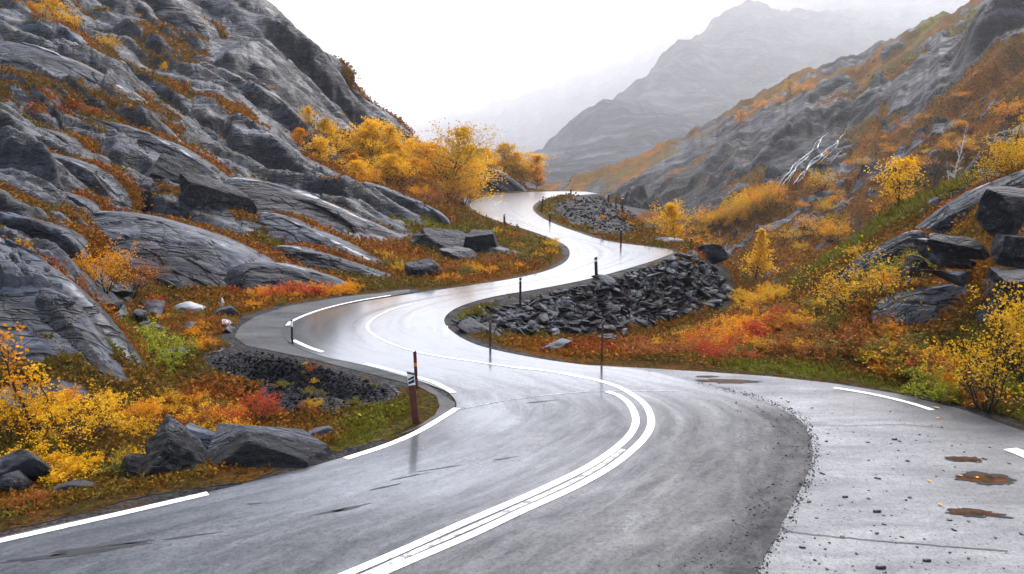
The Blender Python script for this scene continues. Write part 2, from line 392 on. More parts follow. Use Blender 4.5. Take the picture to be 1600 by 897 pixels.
DZ = rock_w*side*(1.2*d1+1.15*d2+d3-.12*np.sqrt(np.clip(yy, 4, None))+.6*und)
soft_n = fbm(GX*.5, GY*.5, 5, 5)
rg = ridged((GX+.5*GY)*.35, (GY-.5*GX)*1.1, 5, 15)
DZ = DZ+rock_w*((.16-.09*ss(GY, 40, 80))*rg+(.5-.28*ss(GY, 40, 80))*np.clip(fbm(GX*.25, GY*.5, 5, 16), -.5, .5))*np.sqrt(GY/30)*side
# fractured blocks: each leans its own way, black joints between
jx = (.89*GX-.45*GY)/np.sqrt(GY)/.95+.35*warp; jy = 2*np.sqrt(yy)/.42+.5*fbm(GX*.09, GY*.09, 3, 18)
q1, bx1, by1, ed1 = worley(jx, jy, 601); q2, bx2, by2, ed2 = worley(jx*2.7+9, jy*2.4, 631)
sq = np.sqrt(GY)
on1 = ss(q1[2], .25, .45); on2 = ss(fbm(GX*.08, GY*.08, 3, 19), -.15, .15)*(1-.7*ss(GY, 45, 80)); on1 = on1*(1-.45*ss(GY, 45, 80))
DZ = DZ+rock_w*side*sq*(on1*(.085*(q1[0]-.5)+.17*(q1[1]-.5)*bx1+.13*(q1[2]-.6)*by1)+on2*(.035*(q2[0]-.5)+.06*(q2[1]-.5)*bx2+.06*(q2[2]-.5)*by2))
joint = np.maximum(on1*(1-ss(ed1, .0, .09)), .9*on2*(1-ss(ed2, .0, .10)))*hill
DZ = DZ-rock_w*side*sq*.03*joint
DZ = DZ+ss(SD, .8, 5)*(1-.5*hill)*soft_n*.22+ss(SD, .5, 2)*fbm(GX*2.3, GY*2.3, 4, 8)*.07
# --- keep the road bed clear
zr = -.014-.08*ss(-SD, .15, .9)
k = ss(SD, .35, 3.2)
emb = np.clip(ell(950, 480, 220, 70, -8, .6, .0)+ell(480, 590, 190, 45, 8, .6, 0.), 0, 1)
kk = np.maximum(k, emb*ss(SD, .3, 1.0))
ZA = zr*(1-kk)+(ZB+DZ)*kk
ZA = np.where((SD < 2.5) & (SD > 0), np.minimum(ZA, .0+.35*np.clip(SD-.3, 0, 3)), ZA)
# far edge drops into the valley
ZA = ZA-ss(GY, 148, 195)*30
# --- what grows where
face = np.clip(np.maximum(f1, .8*f2)+.35*f3, 0, 1)
vn = fbm(GX*.16, GY*.16, 5, 91)
veg_hill = np.clip(.05+.95*ss(np.maximum(g1*a1*1.1, .7*g2*a2)+1.2*vn, .36, .70), 0, 1)*(1-face)
veg = np.where(hill > .5, veg_hill, .95)
veg = veg*(1-hill)+veg_hill*hill
veg = np.where(GX > 4, np.maximum(veg, .45+.5*(vn > -.1)), veg)
hue = np.clip(.38+.75*fbm(GX*.1, GY*.1, 4, 33)+.2*PN, 0, 1)
grav = np.zeros_like(veg)
def paint(arr, val, m): return arr*(1-m)+val*m
# (u, v, ru, rv, rot, veg, hue)
VEG = [(80, 150, 170, 18, 15, .95, .42), (120, 165, 130, 12, 12, .95, .38), (210, 185, 120, 12, 22, .9, .45), (100, 175, 60, 10, 8, .95, .85), (270, 75, 70, 28, 15, .85, .42),
       (225, 120, 120, 16, 25, .9, .42), (330, 165, 110, 9, 32, .95, .62), (400, 215, 60, 8, 30, .95, .62), (470, 250, 80, 9, 30, .9, .6), (105, 65, 60, 7, 25, .95, .72), (60, 20, 70, 16, 10, .7, .6),
       (160, 205, 60, 14, 20, .8, .3), (350, 105, 40, 8, 15, .9, .6), (260, 50, 40, 12, 10, .9, .5), (410, 30, 20, 8, 20, .8, .5), (230, 320, 90, 9, 8, .95, .5), (60, 330, 80, 12, 15, .95, .5), (130, 355, 50, 8, 20, .95, .6),
       (395, 345, 40, 18, 0, .95, .55), (440, 290, 60, 7, 25, .9, .6), (510, 312, 40, 6, 20, 1, .66), (560, 390, 110, 18, 12, 1, .5), (620, 400, 80, 18, 12, 1, .7), (700, 420, 120, 16, -3, 1, .5), (760, 385, 90, 20, 10, 1, .3),
       (720, 335, 50, 22, 15, 1, .3), (680, 305, 60, 14, 10, 1, .6), (830, 385, 45, 25, 0, 1, .3), (640, 300, 120, 18, 10, 1, .6), (590, 265, 110, 40, 10, .9, .55), (790, 265, 60, 20, 10, .8, .5),
       (380, 470, 170, 22, 0, 1, .55), (440, 455, 90, 9, 3, 1, .95), (300, 500, 120, 35, 5, 1, .45), (215, 530, 55, 32, 20, 1, .0), (290, 535, 80, 25, 0, 1, .42), (170, 470, 40, 30, 0, .8, .5), (160, 410, 60, 30, 0, .8, .6),
       (170, 575, 60, 16, 35, .9, .6), (40, 390, 60, 14, 20, .9, .4), (300, 440, 50, 12, 0, .8, .6),
       (90, 750, 130, 60, 0, 1, .34), (30, 790, 90, 25, 0, 1, .5), (90, 720, 60, 25, 0, 1, .1), (240, 680, 100, 60, 0, 1, .40), (330, 640, 90, 40, 0, 1, .75), (60, 640, 120, 40, 0, .9, .55),
       (620, 655, 90, 22, -20, 1, .12), (560, 690, 60, 10, -15, 1, .1), (665, 625, 30, 22, 0, 1, .2), (600, 605, 60, 10, 12, .9, .25),
       (760, 525, 60, 20, 0, .85, .35), (870, 545, 90, 20, 0, .9, .5), (1000, 560, 120, 8, 2, 1, .2), (960, 545, 140, 18, 0, 1, .82), (1250, 585, 120, 7, 4, 1, .02), (1420, 610, 100, 9, 12, 1, .02), (1560, 650, 70, 8, 20, 1, .1),
       (1150, 520, 130, 40, 0, 1, .5), (1350, 360, 130, 20, -30, 1, .05), (1450, 320, 90, 14, -28, 1, .1), (1540, 320, 60, 14, -15, 1, .5), (1450, 560, 120, 30, 10, 1, .4), (900, 380, 40, 8, 0, .9, .3), (1000, 372, 60, 6, 0, 1, .4), (1110, 408, 25, 12, 20, 1, .9), (820, 470, 60, 5, -18, 1, .3), (950, 436, 120, 4, -14, .9, .3)]
for u, v, ru, rv, rot, vg, hu in VEG:
    m = ell(u, v, ru, rv, rot, .6, .55); veg = paint(veg, vg, m); hue = paint(hue, hu, m*.85)
ROCK = [(90, 500, 150, 100, 42), (25, 560, 90, 60, 42), (450, 430, 95, 18, 10), (530, 345, 170, 28, 20), (290, 390, 150, 28, 22), (300, 285, 110, 40, 10), (430, 245, 130, 26, 30), (400, 130, 80, 45, 35), (450, 60, 80, 40, 40),
        (580, 180, 70, 35, 40), (70, 110, 110, 18, 18), (60, 240, 90, 40, 15), (320, 320, 60, 30, 0), (250, 240, 70, 25, 20), (600, 320, 70, 18, 25), (800, 285, 40, 14, 15), (900, 335, 80, 22, 8), (1480, 470, 80, 25, -10), (1500, 385, 70, 25, 0), (1530, 300, 60, 8, -25), (1400, 395, 70, 10, -35), (1440, 440, 50, 10, -40)]
for u, v, ru, rv, rot in ROCK:
    m = ell(u, v, ru, rv, rot, .5, .5)*(veg < .93); veg = paint(veg, .0, m)
GRAV = [(460, 590, 150, 42, 10), (560, 620, 60, 22, 5), (400, 560, 70, 25, 0), (480, 640, 80, 22, 0), (950, 470, 190, 48, -10), (1120, 450, 30, 40, 0), (930, 340, 70, 20, 18), (960, 320, 60, 12, 10)]
for u, v, ru, rv, rot in GRAV:
    m = ell(u, v, ru, rv, rot, .5, .45); grav = np.maximum(grav, m); veg = paint(veg, .12, m)
sh = (1-ss(SD+.4*PN, .12, .55))*(1-ell(640, 645, 60, 40, -15, .6, .3))*(1-.85*ell(1150, 580, 330, 16, 2, .5, .4))
grav = np.maximum(grav, sh); veg = veg*(1-sh)
# steep = bare
gy = np.gradient(ZA, axis=0)/np.gradient(GY, axis=0); gx = np.gradient(ZA, axis=1)/np.maximum(np.gradient(GX, axis=1), 1e-4)
steep = ss(np.hypot(gx, gy), .9, 1.8)*hill
veg = np.clip(veg*(1-steep), 0, 1); face = np.clip(np.maximum(np.maximum(face*.9, steep), joint*1.2*(veg < .5)), 0, 1)
nw, nu = GX.shape
def grid_faces(nw, nu):
    i = np.arange(nw*nu).reshape(nw, nu)
    return np.stack([i[:-1, :-1], i[:-1, 1:], i[1:, 1:], i[1:, :-1]], -1).reshape(-1, 4)
def hA(x, y):
    x = np.asarray(x, float); y = np.asarray(y, float)
    return bil(ZA, UA, WA, x/y, np.log(y))
def field(G, x, y): return bil(G, UA, WA, np.asarray(x, float)/np.asarray(y, float), np.log(y))
DS = np.exp(np.linspace(math.log(8), math.log(175), 3000))
def hit(u, v, lo=8., hi=175.):          # where the line of sight through a photo point meets the near ground
    a, b = ray(u, v); Y = DS[(DS >= lo) & (DS <= hi)]
    z = CAMH+b*Y; g = hA(a*Y, Y); k = np.nonzero(z <= g)[0]
    D = Y[k[0]] if len(k) else hi
    return Vector((float(a*D), float(D), float(hA(a*D, D))))
def on(u, D, v=400):
    a, b = ray(u, v); return Vector((float(a*D), float(D), float(hA(a*D, D))))
MROCK = rock_material('rock_and_heath', .62, rot=.46)
me = mesh_np('ground', np.stack([GX, GY, ZA], -1).reshape(-1, 3), grid_faces(nw, nu), MROCK, True)
set_col(me, np.stack([veg, hue, grav, face], -1).reshape(-1, 4))
g = link('ground', me); tag(g, 'rocky hillside and heath covered ground on both sides of the road', None, None, 'structure')
V = [(-60, -40, -.1), (60, -40, -.1), (60, 7.2, -.1), (-60, 7.2, -.1)]
g2 = link('verge', mesh_np('verge', V, [[0, 1, 2, 3]], MROCK)); tag(g2, 'grassy ground beside the road at the viewer', None, None, 'structure')
set_col(g2.data, np.array([[.9, .5, 0, 0]]*4))
# ------------------------------------------------------------------ road surfaces
def asphalt(name, base, wet, lane, film=1.):
    m, t, b, out = newmat(name)
    geo = t.new('ShaderNodeNewGeometry'); P = geo.outputs['Position']
    at_ = t.new('ShaderNodeAttribute', attribute_name='mask'); sep = t.new('ShaderNodeSeparateColor', {'Color': at_.outputs['Color']})
    u, v, drk = sep.outputs[0], sep.outputs[1], sep.outputs[2]
    uv = t.new('ShaderNodeCombineXYZ', {'X': t.math('MULTIPLY', u, 8.), 'Y': t.math('MULTIPLY', v, 300.), 'Z': 0.}).outputs[0]
    stv = t.map(uv, (2.0, .035, 1))
    st = t.noise(stv, 1.0, 6, .6, .3)
    big = t.noise(P, .22, 5, .6, .4); med = t.noise(P, 1.1, 5, .6); fine = t.noise(P, 60, 3, .7); gr = t.noise(P, 18, 4, .7)
    s = t.math('ADD', t.math('MULTIPLY', st, .55 if lane else 0.), t.math('MULTIPLY', big, .45 if lane else 1.))
    c = t.ramp(s, [(.3, tuple(base*x*.62 for x in (.84, 1, 1.2))), (.5, tuple(base*x for x in (.84, 1, 1.2))), (.7, tuple(base*x*1.4 for x in (.84, 1, 1.2)))])
    c = t.mix(t.ramp(fine, [(.35, .55), (.6, 0.)]), c, (base*.35,)*3)
    c = t.mix(t.ramp(fine, [(.66, 0.), (.74, .6)]), c, (base*3.4,)*3)
    c = t.mix(t.math('MULTIPLY', t.ramp(gr, [(.50, 0.), (.66, 1.)]), .6), c, (base*.3,)*3)
    g2 = t.noise(P, 26, 5, .8)
    c = t.mix(t.ramp(g2, [(.58, 0.), (.70, .8)]), c, (base*2.9, base*3.0, base*3.2))
    c = t.mix(t.ramp(t.noise(t.map(uv, (3.5, .16, 1)), 1., 6, .7, .5), [(.52, 0.), (.70, .7)]), c, (base*.3,)*3)
    dk = t.math('ADD', drk, t.math('MULTIPLY', t.math('SUBTRACT', t.noise(P, 2.4, 6, .75), .5), t.math('MULTIPLY', drk, 1.6)), clamp=True)
    c = t.mix(t.ramp(dk, [(.1, 0.), (.9, .85)]), c, (.014, .014, .016))
    t.l.new(c, b.inputs['Base Color'])
    r = t.math('ADD', t.math('MULTIPLY', s, .9), t.math('MULTIPLY', med, .25))
    r = t.ramp(r, [(.38, wet), (.55, wet+.12), (.72, wet+.30)])
    wtn = at_.outputs['Alpha']
    r = t.math('MULTIPLY', r, t.math('SUBTRACT', 1., t.math('MULTIPLY', wtn, .62)))
    c = t.mix(t.math('MULTIPLY', wtn, .0), c, (0, 0, 0))
    r = t.mix(t.ramp(dk, [(.1, 0.), (.9, .9)]), r, (.62, .62, .62))
    t.l.new(r, b.inputs['Roughness'])
    h = t.math('MULTIPLY', t.math('ADD', t.math('ADD', t.math('MULTIPLY', fine, .006), t.math('MULTIPLY', gr, .010)), t.math('MULTIPLY', g2, .008)), t.math('SUBTRACT', 1., t.math('MULTIPLY', at_.outputs['Alpha'], .85)))
    bp = t.new('ShaderNodeBump', {'Height': h, 'Strength': .32, 'Distance': 1.}); t.l.new(bp.outputs[0], b.inputs['Normal'])
    cw = t.math('ADD', t.math('MULTIPLY', wtn, 1.), t.math('MULTIPLY', t.ramp(t.math('ADD', t.math('MULTIPLY', st, .7 if lane else .2), t.math('MULTIPLY', big, .3 if lane else .8)), [(.44, 0.), (.62, .5)]), t.math('SUBTRACT', 1., dk, clamp=True)), clamp=True)
    cw = t.math('MULTIPLY', t.math('MULTIPLY', cw, film), t.math('SUBTRACT', 1., t.math('MULTIPLY', t.ramp(t.noise(P, 34, 4, .75), [(.42, 0.), (.62, 1.)]), t.math('SUBTRACT', .75, t.math('MULTIPLY', wtn, .75)))))
    cr_ = t.math('ADD', .12, t.math('MULTIPLY', t.ramp(v, [(.16, 0.), (.30, 1.)]), .16)); t.l.new(cr_, b.inputs['Coat Roughness'])
    brush = t.noise(t.map(uv, (1.1, .30, 1)), 2.2, 7, .72, .4) if lane else t.noise(t.map(P, (.5, 2.2, 1), (0, 0, .25)), .8, 7, .72, .4)
    tex = t.math('MULTIPLY', t.ramp(brush, [(.36, .5), (.50, 1.), (.66, 1.6)]), t.ramp(gr, [(.36, 1.15), (.52, 1.), (.64, .62)]))
    tex = t.math('MULTIPLY', tex, t.ramp(t.noise(P, 7, 5, .75), [(.36, .72), (.5, 1.), (.64, 1.2)]))
    tex = t.math('ADD', t.math('MULTIPLY', tex, t.math('SUBTRACT', 1., t.math('MULTIPLY', wtn, .7))), t.math('MULTIPLY', wtn, .7))
    t.l.new(t.math('MULTIPLY', tex, t.math('SUBTRACT', .5, t.math('MULTIPLY', dk, .40))), b.inputs['Specular IOR Level']); b.inputs['Coat IOR'].default_value = 1.7
    cw = t.math('MULTIPLY', t.math('MULTIPLY', cw, tex), t.math('SUBTRACT', 1., t.math('MULTIPLY', dk, .8)), clamp=True)
    t.l.new(cw, b.inputs['Coat Weight'])
    return m
MROAD = asphalt('wet_asphalt', .036, .27, True); MLAY = asphalt('pale_wet_asphalt', .075, .27, False); MSHO = asphalt('shoulder_asphalt', .016, .5, False, .0)
NC = 28
L = EL; R = ER
tt = np.linspace(0, 1, NC+1)
G = L[:, None]*(1-tt[None, :, None])+R[:, None]*tt[None, :, None]
arc = np.concatenate([[0], np.cumsum(np.linalg.norm(np.diff((L+R)/2, axis=0), axis=1))])
jag = (.05*perlin(arc*.35, arc*0+3.)+.02*perlin(arc*1.7, arc*0+8.))*ss(-R[:, 1], -22, -19)
G[:, -1] += jag[:, None]*(R-L)/np.linalg.norm(R-L, axis=1)[:, None]
V = np.concatenate([G, np.full(G.shape[:2]+(1,), .008)], -1)
# the road sinks a little at the very end, behind the mound
V[..., 2] -= ss(V[..., 0], 14, 22)*ss(V[..., 1], 100, 118)*.0
me = mesh_np('road', V.reshape(-1, 3), grid_faces(len(L), NC+1), MROAD, True)
pu_, pv_ = proj(V[..., 0], V[..., 1], V[..., 2])
edge = ss(1-tt, 0, .16)*0
dark = np.zeros(V.shape[:2])
inner = ss(pv_, 610, 660)*(pv_ < 1500)
dright = (1-tt)[None]*np.linalg.norm(R-L, axis=1)[:, None]      # metres from the right edge
dark = np.maximum(dark, inner*.75*(1-ss(dright, .2, 1.9)))
dark = np.maximum(dark, .42*np.exp(-((pu_-1120)/110)**2-((pv_-750)/110)**2))
# wheel tracks that show as dark bands along the far bends
far = ss(-pv_, -560, -470)
wid = np.linalg.norm(R-L, axis=1)[:, None]
for c0, w0, a0 in ((.30, .018, .38), (.44, .028, .62), (.53, .012, .3), (.70, .016, .33)):
    am = a0*ss(perlin(arc*.045+c0*40, arc*0+c0*9), -.35, .25)[:, None]
    wob = .03*perlin(arc*.06, arc*0+c0*30)[:, None]
    dark = np.maximum(dark, far*am*np.exp(-((tt[None]-c0-wob)/w0/1.4)**2))
wetm = np.maximum(ss(-pv_, -660, -560), 1.1*np.exp(-((pu_-780)/110)**2-((pv_-655)/65)**2)*(.6+.8*fbm(V[..., 0]*.8, V[..., 1]*.8, 4, 3)))
wetm = np.clip(np.maximum(wetm, .75*np.exp(-((pu_-640-(pv_-745)*-1.6)/230)**2-((pv_-745)/60)**2)), 0, 1)
set_col(me, np.stack([np.broadcast_to(tt, V.shape[:2]), np.broadcast_to((arc/300)[:, None], V.shape[:2]), dark, wetm], -1).reshape(-1, 4))
road = link('road', me); tag(road, 'wet grey winding mountain road in three bends', None, None, 'structure')
from mathutils.geometry import tessellate_polygon
def sheet(name, P, z, mat, wet):
    tri = tessellate_polygon([[Vector((p[0], p[1], 0)) for p in P]])
    me = mesh_np(name, [(p[0], p[1], z) for p in P], np.array(tri), mat)
    set_col(me, np.array([[.5, .5, 0, wet]]*len(P))); return me
def roundish(P, n=6): return catmull(list(P)+[P[0]], n)[:-1]
lb = link('lay_by', sheet('lay_by', LAYBY, .003, MLAY, .12)); tag(lb, 'pale wet lay-by beside the near bend scattered with stones', None, None, 'structure')
sh_ = link('road_shoulder', sheet('road_shoulder', SHW, -.002, MSHO, 0.)); tag(sh_, 'dark gravelly shoulder round the outside of the bend', None, None, 'structure')
# painted lines
m, t, b, out = newmat('road_paint')
P = t.new('ShaderNodeNewGeometry').outputs['Position']
c = t.mix(t.ramp(t.noise(P, 9, 6, .75), [(.52, 0.), (.66, .8)]), (.74, .74, .73), (.16, .16, .165)); t.l.new(c, b.inputs['Base Color']); b.inputs['Roughness'].default_value = .38
MPAINT = m
m, t, b, out = newmat('worn_road_paint')
P = t.new('ShaderNodeNewGeometry').outputs['Position']
c = t.mix(t.ramp(t.noise(P, 5, 6, .75), [(.44, 0.), (.6, .9)]), (.55, .55, .55), (.08, .08, .085)); t.l.new(c, b.inputs['Base Color']); b.inputs['Roughness'].default_value = .4
MWORN = m
def ribbon(pts, w, z, closed=False, w_end=None):
    P = catmull(pts, 10); n = len(P)
    T = np.gradient(P, axis=0); T /= np.linalg.norm(T, axis=1)[:, None]; N = np.stack([-T[:, 1], T[:, 0]], -1)
    ww = np.full(n, w) if w_end is None else np.linspace(w, w_end, n)
    V = []
    for i in range(n):
        a = P[i]+N[i]*ww[i]/2; bq = P[i]-N[i]*ww[i]/2
        V += [(a[0], a[1], z), (bq[0], bq[1], z)]
    F_ = np.array([[2*i, 2*i+1, 2*i+3, 2*i+2] for i in range(n-1)])
    return V, F_
def line(name, px, w, mat=MPAINT, z=.014, label=None, w_end=None):
    V, F_ = ribbon(gpl(px), w, z, w_end=w_end)
    o = link(name, mesh_np(name, V, F_, mat), road)
    if label: o['label'] = label
    return o
line('edge_line', [(-160, 882), (0, 846), (160, 810), (325, 772)], .15)
line('edge_line', [(540, 717.5), (600, 698), (646, 679), (688, 655), (714, 638.5)], .15)
line('edge_line', [(708.5, 614.5), (696, 607), (674.5, 597), (634, 585), (570, 568.5)], .14)
line('edge_line', [(504, 550.5), (482, 543), (458, 532)], .14)
line('edge_line', [(449, 509), (455, 503), (490, 488), (527, 477.5), (567, 469), (610, 462)], .13)
line('edge_line', [(698.5, 524), (696, 516), (697, 510)], .12)
line('edge_line', [(1303, 606.5), (1360, 616), (1420, 630), (1457, 641.5)], .14)
line('edge_line', [(1578, 702), (1610, 715), (1700, 760)], .3)
CR = [(545, 920), (600, 895), (665, 867), (738, 836), (810, 802), (900, 761), (956, 729), (989.5, 702.6), (1009, 682), (1017, 665), (1016, 649), (1006, 631), (989, 618), (965, 605), (934, 595), (900, 588), (856, 580), (800, 574)]
CLF = [(490, 920), (544, 897), (617, 866), (713, 823), (810, 781.6), (871, 754), (916, 731.6), (960, 702.6), (983, 681.5), (993, 662.5), (991.5, 647), (980.5, 629), (965, 618), (948, 612.5)]
line('centre_line', CR, .145); line('centre_line', CLF, .145)
line('centre_line', [(800, 574), (740, 565), (688, 557.5), (648, 549.5), (607.5, 536), (581, 521.5), (574, 512), (578, 503), (594, 492), (618, 482), (642, 475.5)], .10, w_end=.07)
line('worn_line', [(520, 918), (575, 897), (640, 867), (725, 830), (810, 792), (885, 758), (936, 730), (974, 703)], .10, MWORN, .013, 'worn pale paint between the double lines')
line('worn_line', [(720, 640), (800, 625), (900, 614), (1000, 611), (1060, 612)], .025, MWORN, .013, 'faint pale seam across the road')
MCRACK = plain('tar', (.010, .010, .011), .5, .3)
for px, w in (([(1205, 828), (1300, 839), (1400, 848), (1500, 856), (1575, 862)], .022), ([(1255, 664), (1320, 666), (1400, 664), (1470, 668)], .016)):
    P0 = catmull(gpl(px), 10); P0 = P0+np.stack([.02*perlin(np.arange(len(P0))*.4, np.arange(len(P0))*0.), .03*perlin(np.arange(len(P0))*.5, np.arange(len(P0))*0.+4)], -1)
    V, F_ = ribbon(P0, w, .011); o = link('crack', mesh_np('crack', V, F_, MCRACK), lb)
rng = random.Random(4)
def blot(pts_uv, seed, z, n=28, rough=.35):       # irregular flat patch round a centre, long along the road
    (u, v), lu, lv, rot = pts_uv; c = gp(u, v); r = random.Random(seed); ph = r.random()*50
    V = [(c.x, c.y, z)]
    for i in range(n):
        a = 2*PI*i/n; k = 1+rough*float(fbm(np.array([math.cos(a)*1.6+ph]), np.array([math.sin(a)*1.6]), 4, seed)[0])*1.6
        x, y = lu*k*math.cos(a), lv*k*math.sin(a)
        V.append((c.x+x*math.cos(rot)-y*math.sin(rot), c.y+x*math.sin(rot)+y*math.cos(rot), z))
    return V, [[0, 1+i, 1+(i+1) % n] for i in range(n)]
for i, (u, v, a, bb, rot) in enumerate([(545, 795, .30, .045, .5), (520, 800, .22, .03, .45), (150, 858, .55, .06, .25), (200, 850, .35, .04, .3), (110, 868, .4, .04, .3), (60, 872, .3, .04, .3), (640, 745, .3, .02, .5), (600, 762, .28, .025, .5), (790, 717, .2, .02, .4), (690, 732, .35, .015, .4), (300, 838, .3, .02, .3), (397, 788, .12, .02, .2), (1100, 720, .2, .03, .6), (845, 628, .3, .03, .3)]):
    V, F_ = blot(((u, v), a, bb, rot), 100+i, .0115, rough=.9); link('tar_mark', mesh_np('tar_mark', V, F_, MCRACK), road)
# puddles of brown water
m, t, b, out = newmat('muddy_water'); P = t.new('ShaderNodeNewGeometry').outputs['Position']
c = t.mix(t.ramp(t.noise(P, 5, 5, .7), [(.4, 0.), (.62, 1.)]), (.085, .030, .007), (.012, .007, .004)); t.l.new(c, b.inputs['Base Color']); b.inputs['Roughness'].default_value = .35; b.inputs['Specular IOR Level'].default_value = .03
MPUD = m; MRIM = plain('wet_rim', (.014, .012, .011), .5, .4, 14, .1)
for i, (u, v, a, bb, rot, lab) in enumerate([(1135, 595.5, .58, .11, -.05, 'long brown puddle at the far edge of the lay-by near the grass'), (1104, 588.5, .22, .05, 0, 'small olive puddle just left of the long brown puddle'), (1535, 748, .36, .17, -.1, 'widest brown puddle on the right of the lay-by with an orange leaf'), (1506, 718, .24, .09, -.1, 'small dark puddle above the widest brown puddle'), (1520, 802, .34, .10, -.15, 'narrow brown puddle nearest the viewer on the lay-by')]):
    V, F_ = blot(((u, v), a, bb, rot), 300+i, .0125, 60, .42); o = link('puddle', mesh_np('puddle', V, F_, MPUD)); V, F_ = blot(((u+(3 if a > .3 else 1), v+.4), a*1.22, bb*1.35, rot), 330+i, .0105, 60, .5); link('wet_rim', mesh_np('wet_rim', V, F_, MRIM), o); tag(o, lab, 'puddle', 'brown puddles on the lay-by')
# ------------------------------------------------------------------ the hillside across the valley and the mountains
class Slope:
    def __init__(s, ctrl, umin, umax, nu, dmin, dmax, nw, rx=1.6):
        P = [tuple(map(float, q.split())) for q in ctrl.replace('\n', ';').split(';') if q.strip()]
        a, b = ray(np.array([p[0] for p in P]), np.array([p[1] for p in P])); wv = np.log([p[2] for p in P]); n = len(P)
        A = np.sqrt((rx*(a[:, None]-a[None]))**2+(wv[:, None]-wv[None])**2+.004)
        M = np.zeros((n+3, n+3)); M[:n, :n] = A-np.eye(n)*.004; M[:n, n] = 1; M[:n, n+1] = a; M[:n, n+2] = wv; M[n:, :n] = M[:n, n:].T
        wt = np.linalg.solve(M, np.concatenate([b, [0, 0, 0]]))
        s.ug = np.linspace(umin, umax, nu); s.wg = np.linspace(math.log(dmin), math.log(dmax), nw)
        U, Wq = np.meshgrid(s.ug, s.wg)
        cu = np.linspace(umin, umax, 90); cw = np.linspace(s.wg[0], s.wg[-1], 90); cU, cW = np.meshgrid(cu, cw)
        f = (np.sqrt((rx*(cU.reshape(-1, 1)-a))**2+(cW.reshape(-1, 1)-wv)**2+.004)@wt[:n]+wt[n]+wt[n+1]*cU.ravel()+wt[n+2]*cW.ravel()).reshape(cU.shape)
        s.Y = np.exp(Wq); s.X = U*s.Y; s.Z = CAMH+s.Y*bil(f, cu, cw, U, Wq)
        s.D = np.exp(np.linspace(math.log(dmin), math.log(dmax), 2500))
    def z(s, x, y): return bil(s.Z, s.ug, s.wg, np.asarray(x, float)/np.asarray(y, float), np.log(y))
    def hit(s, u, v, lo=0, hi=1e9):
        a, b = ray(u, v); Y = s.D[(s.D >= lo) & (s.D <= hi)]; z = CAMH+b*Y; k = np.nonzero(z <= s.z(a*Y, Y))[0]
        D = Y[k[0]] if len(k) else Y[-1]
        return Vector((float(a*D), float(D), float(s.z(a*D, D))))
    def on(s, u, D):
        a, b = ray(u, 300); return Vector((float(a*D), float(D), float(s.z(a*D, D))))
    def build(s, name, mat, veg, hue, grav, face):
        me = mesh_np(name, np.stack([s.X, s.Y, s.Z], -1).reshape(-1, 3), grid_faces(*s.X.shape), mat, True)
        set_col(me, np.stack([veg, hue, grav, face], -1).reshape(-1, 4)); return link(name, me)
B = Slope("""850 330 300;850 300 420;800 330 420;800 360 300;700 400 300;700 340 420;900 345 220;900 305 330;1000 410 110;1000 345 240;1000 305 330;1000 275 400
1000 262 430;1090 212 450;1200 160 460;1300 108 450;1420 62 420;1540 8 360;1640 -50 330;1800 -130 300
1100 305 270;1100 255 360;1200 300 205;1200 250 270;1200 205 350;1300 300 160;1300 250 212;1300 200 265;1300 150 345;1400 300 125;1400 250 160;1400 200 200;1400 130 285;1400 92 360
1500 250 122;1500 180 165;1500 125 205;1500 60 300;1600 250 102;1600 180 135;1600 115 172;1600 40 240;1600 -15 300;1800 200 90;1800 60 150;1800 -60 240;2200 0 150;2200 200 80
1150 440 78;1100 425 86;1060 408 98;1080 375 150;1150 375 122;1200 405 90;1200 355 132;1300 400 75;1300 350 108;1400 400 62;1400 350 88;1500 350 66;1500 300 94;1600 300 75;1800 330 55;1150 470 62;1300 440 60
1000 290 600;1100 250 600;1300 150 600;1540 70 520;1800 0 520;850 330 600""", -.15, 1.15, 620, 55, 640, 680)
yyB = B.Y-.9*B.X
rB = B.Y/100.
wq = fbm(B.X*.012, B.Y*.012, 4, 211)
def bedsB(P, amp, sharp, seed, s_):
    t = 26*np.log(np.clip(B.Y, 20, None))/P*.5-B.X/B.Y*9/P+1.0*fbm(B.X*.010, B.Y*.010, 4, seed)+.3*fbm(B.X*.05, B.Y*.05, 3, seed+2)
    k = np.floor(t); f = t-k
    am = (.3+_h(k.astype(np.int64), k.astype(np.int64)*0+seed, 5))*ss(fbm(B.X/B.Y*7+k*5.3, np.log(B.Y)*1.2+k*2.1, 3, seed+9), -.3, .3)
    prof = np.where(f < sharp, ss(f, 0, sharp), 1-((f-sharp)/(1-sharp))**1.8)
    return amp*rB*am*prof, np.where(f < sharp*1.1, 1., 0.)*am
e1, k1 = bedsB(2.2, 4.0, .3, 301, 1); e2, k2 = bedsB(.8, 1.2, .3, 321, 1)
PU, PV = proj(B.X, B.Y, B.Z)
PN = fbm(B.X/B.Y*24, np.log(B.Y)*14, 5, 303)
calm = ell(1000, 310, 150, 45, -10, .8, .3)
B.Z = B.Z+(e1+e2-1.2*rB)*(1-.7*calm)*ss(B.Y, 60, 90)*(1-.6*ss(B.Y, 280, 420))+rB*(2.2*fbm(B.X/rB*.05, B.Y/rB*.05, 5, 305)+.5*ridged(B.X/rB*.25, B.Y/rB*.25, 4, 307)+1.0*ridged((B.X*.8+B.Y*.4)/rB*.06, (B.Y-B.X)/rB*.20, 5, 308)*(1-.8*calm))
streak = fbm((B.X*.8+B.Y*.35)/rB*.020, (B.Y*.5-B.X*.9)/rB*.16, 5, 309)
vegB = np.clip(.47+1.0*streak-.35*np.clip(k1, 0, 1), 0, 1); hueB = np.clip(.45+.35*fbm(B.X/rB*.05, B.Y/rB*.05, 4, 311)+.25*PN, 0, 1)
gravB = np.zeros_like(vegB); faceB = np.clip(k1*.9+.5*k2, 0, 1)
